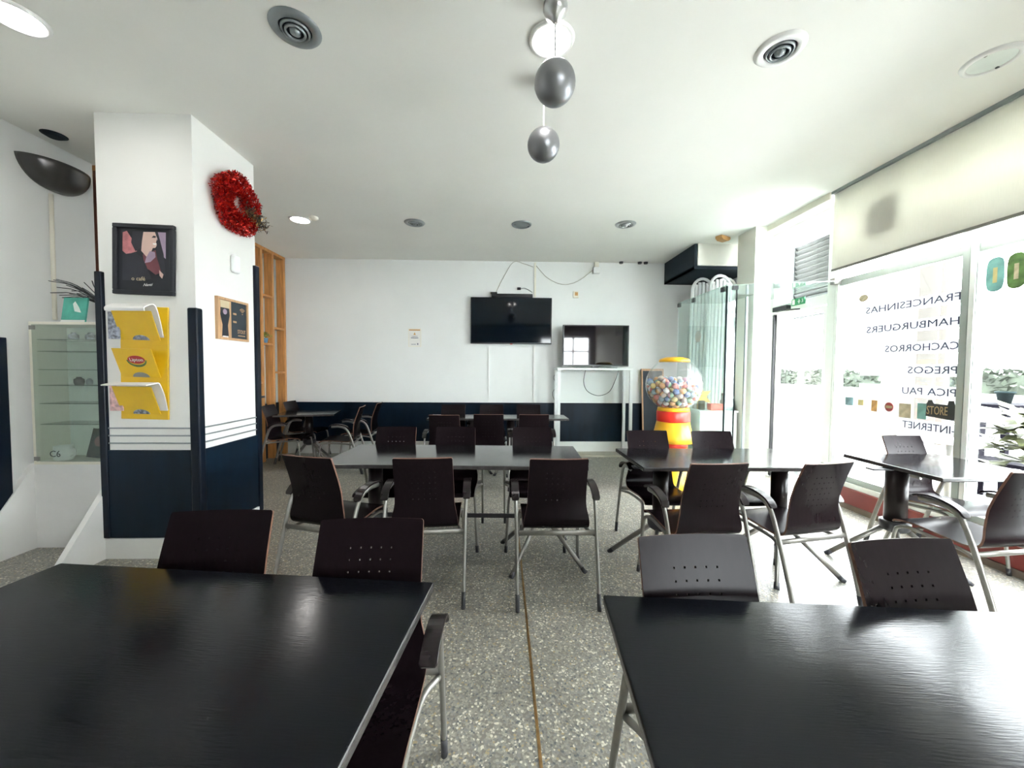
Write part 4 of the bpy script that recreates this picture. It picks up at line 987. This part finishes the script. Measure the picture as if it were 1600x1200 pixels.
M['s_beige'] = mat('beige_sticker', (0.42, 0.36, 0.24), 0.6, vary=0.3, scale=20)
M['s_teal'] = mat('teal_sticker', (0.16, 0.36, 0.33), 0.6, vary=0.3, scale=10)
M['s_dark'] = mat('store_dark', (0.03, 0.035, 0.035), 0.6)
M['s_gold'] = mat('store_gold', (0.40, 0.30, 0.16), 0.6)
sticker('window_sticker', 3.775, 3.865, 1.055, 1.14, 's_blue', 'pale blue rectangular sticker at the far left of the window row')
sticker('window_sticker', 3.665, 3.725, 1.065, 1.125, 's_yellow', 'small pale yellow sticker next to the pale blue one')
t = sticker('window_sticker', 3.525, 3.585, 1.02, 1.13, 's_orange', 'small orange and white sticker left of the red round one')
t = sticker('window_sticker', 3.375, 3.455, 1.035, 1.12, 's_red', 'round dark red sticker on the window', True)
MB().box(-0.0035, -0.002, -0.03, 0.03, -0.012, 0.012).build('sticker_band', 's_gold', t)
sticker('window_sticker', 3.225, 3.325, 0.995, 1.12, 's_beige', 'beige and green rectangular sticker right of the red round one')
sticker('window_sticker', 3.105, 3.175, 1.0, 1.135, 's_teal', 'pale teal upright sticker left of the dark STORE sticker')
sticker('window_sticker', 3.66, 3.76, 2.10, 2.175, 's_beige', 'faint beige leaf-like sticker alone near the top left of the window', True)
t = thing('store_sticker', 'dark sticker with raised golden letters STORE on the window', 'sticker', (XG-0.002, 2.998, 1.088), 0, 'stickers on the window'); t.scale = (1, 0.88, 1)
MB().prism([(0.125, -0.055), (-0.125, -0.075), (-0.118, 0.02), (-0.10, 0.085), (-0.06, 0.085), (-0.05, 0.05), (0.06, 0.055), (0.075, 0.082), (0.105, 0.080), (0.120, 0.05)], 'x', -0.004, 0).build('sticker_sheet', 's_dark', t)
text('STORE', 0.10, (-0.005, 0.118, -0.008), (0, -1, 0.02), (0, 0, 1), 's_gold', 'letters', t, width=0.17, depth=0.002)
for k, (y, mt, lb) in enumerate([(2.70, 's_teal', 'teal rounded tab sticker high on the second window, nearest the mullion'), (2.585, 'leaf', 'green rounded tab sticker high on the second window, second from the mullion'), (2.47, 's_teal', 'teal-green rounded tab sticker high on the second window at the photo edge')]):
    t = thing('tab_sticker', lb, 'sticker', (XG-0.002, y, 2.12), 0, 'tab stickers on the second window')
    MB().prism([(0.052*(1 if abs(math.cos(a)) > .5 else .8)*math.copysign(abs(math.cos(a))**.5, math.cos(a)), 0.125*math.copysign(abs(math.sin(a))**.7, math.sin(a))) for a in [2*PI*i/32 for i in range(32)]], 'x', -0.002, 0).build('tab', 's_tab%d' % k if 's_tab%d' % k in M else mt, t)
    MB().box(-0.0035, -0.002, -0.012, 0.012, -0.06, 0.05).build('stripe', 's_yellow' if k == 0 else 's_beige', t)

# ------------------------------------------------------------------ outside
struct(MB().box(XW+0.12, 5.8, -30, 60, -0.12, -0.02).build('floor_outside', 'pave'))  # near ground kept dark so less light bounces onto the front ceiling
struct(MB().box(5.8, 60, -30, 60, -0.14, -0.04).build('floor_street_bounce', 'street'))  # far ground made pale to bounce light onto the deep ceiling
struct(MB().box(-30, XW+0.12, -30, YF-0.2, -0.12, -0.02).build('floor_front_light_block', 'pave'))  # unseen ground added to stop sky light entering from below
def out_vent():
    t = thing('louvre_vent', 'grey louvred ventilation grille above the entrance door', 'vent', (3.90, 4.62, 2.10))
    MB().box(0.0, 0.02, -0.33, 0.33, 0.0, 0.95).build('back_plate', 'louver', t)
    f_ = MB(); f_.box(-0.05, 0.0, -0.36, -0.33, 0, 0.95); f_.box(-0.05, 0, 0.33, 0.36, 0, 0.95); f_.build('vent_frame', 'louver', t)
    for k in range(15): MB().box(-0.004, 0.004, -0.33, 0.33, -0.03, 0.03, T=Matrix.Translation((-0.022, 0, 0.04+k*0.062)) @ Matrix.Rotation(-0.7, 4, 'Y')).build('slat', 'louver', t)
    MB().box(0.02, 0.06, -0.3, -0.24, -2.12, 0.0).box(0.02, 0.06, 0.24, 0.3, -2.12, 0.0).build('support', 'louver', t)
out_vent()
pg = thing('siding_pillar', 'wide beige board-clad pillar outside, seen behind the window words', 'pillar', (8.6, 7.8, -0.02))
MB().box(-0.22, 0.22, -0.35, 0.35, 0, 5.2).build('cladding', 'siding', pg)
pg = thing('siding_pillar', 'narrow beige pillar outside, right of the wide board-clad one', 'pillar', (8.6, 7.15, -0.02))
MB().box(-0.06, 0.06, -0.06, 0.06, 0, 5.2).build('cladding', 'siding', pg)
hg = MB()
for k in range(9000):
    y = random.uniform(-8, 26); z = random.uniform(.55, 1.5); x = random.gauss(0, .25)
    a = Vector((14+x, y, z)); d_ = Vector((random.gauss(0, 1), random.gauss(0, 1), random.gauss(0, 1))).normalized()*.11; e_ = d_.cross(Vector((.2, .4, .9))).normalized()*.07
    hg.add([a-d_, a+e_, a+d_, a-e_], [(0, 1, 2, 3)], 0)
hg.box(13.8, 14.2, -8, 26, -0.02, 1.35)
tag(hg.build('hedge', 'hedge'), 'pale green hedge running along the street outside the windows', 'hedge')
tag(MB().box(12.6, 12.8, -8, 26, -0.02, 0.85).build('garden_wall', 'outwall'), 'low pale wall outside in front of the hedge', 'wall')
tt = thing('outdoor_bar_table', 'dark high table outside the second window carrying a pot', 'table', (6.2, 4.35, -0.02))
MB().box(-0.45, 0.45, -0.22, 0.22, 1.01, 1.05).build('table_top', 'outdark', tt)
for sx in (-1, 1):
    for sy in (-1, 1): MB().box(sx*0.42-0.025, sx*0.42+0.025, sy*0.18-0.025, sy*0.18+0.025, 0, 1.01).build('leg', 'outdark', tt)
pp = thing('outdoor_pot', 'grey-green plant pot standing on the dark outdoor table', 'pot', (6.10, 4.42, 1.0305))
MB().lathe([(0.05, 0), (0.072, 0.125), (0.085, 0.125), (0.085, 0.145), (0.07, 0.145), (0.06, 0.12)], n=24).build('pot_body', 'potgreen', pp)
oc = thing('outdoor_chair', 'dark chair on the pavement outside the second window', 'chair', (5.50, 3.98, -0.02), 0.4)
MB().box(-0.22, 0.22, -0.22, 0.22, 0.42, 0.46).build('seat', 'outdark', oc); MB().box(-0.22, 0.22, 0.18, 0.22, 0.46, 0.86).build('backrest', 'outdark', oc)
for sx in (-1, 1):
    for sy in (-1, 1): MB().box(sx*0.19-0.02, sx*0.19+0.02, sy*0.19-0.02, sy*0.19+0.02, 0, 0.42).build('leg', 'outdark', oc)
ot = thing('outdoor_white_table', 'white table on the pavement outside behind the mullion', 'table', (4.75, 3.86, -0.02))
MB().lathe([(0.38, 0.70), (0.40, 0.72), (0.38, 0.735)], n=32).build('table_top', 'whiteplastic', ot); MB().lathe([(0.03, 0.03), (0.03, 0.70)], n=16).build('column', 'steel', ot); MB().lathe([(0.22, 0), (0.2, 0.03)], n=24).build('base', 'steel', ot)
pl = thing('outdoor_leafy_plant', 'pale green leafy plant in a pot just outside the window at right edge', 'plant', (4.46, 3.02, -0.02))
MB().lathe([(0.13, 0), (0.17, 0.35), (0.15, 0.35)], n=20).build('pot', 'outwall', pl)
fo = MB()
for k in range(170):
    a = random.random()*2*PI; h_ = random.uniform(.60, 1.12); r = random.uniform(.05, .22)
    c0 = Vector((math.cos(a)*r, math.sin(a)*r, h_)); d_ = Vector((math.cos(a), math.sin(a), random.uniform(-.5, .7))).normalized(); q = d_.cross(Vector((0, 0, 1))).normalized()
    fo.add([c0-d_*.02, c0+d_*.08+q*.065, c0+d_*.19, c0+d_*.08-q*.065], [(0, 1, 2, 3)], 0)
fo.tube([(0, 0, .3), (0.02, 0, .7), (0, 0.02, 1.1)], .012, n=6)
M['oleaf'] = mat('pale_outdoor_leaf', (0.060, 0.068, 0.016), 0.6, vary=0.4, scale=10)
fo.build('foliage', 'oleaf', pl)
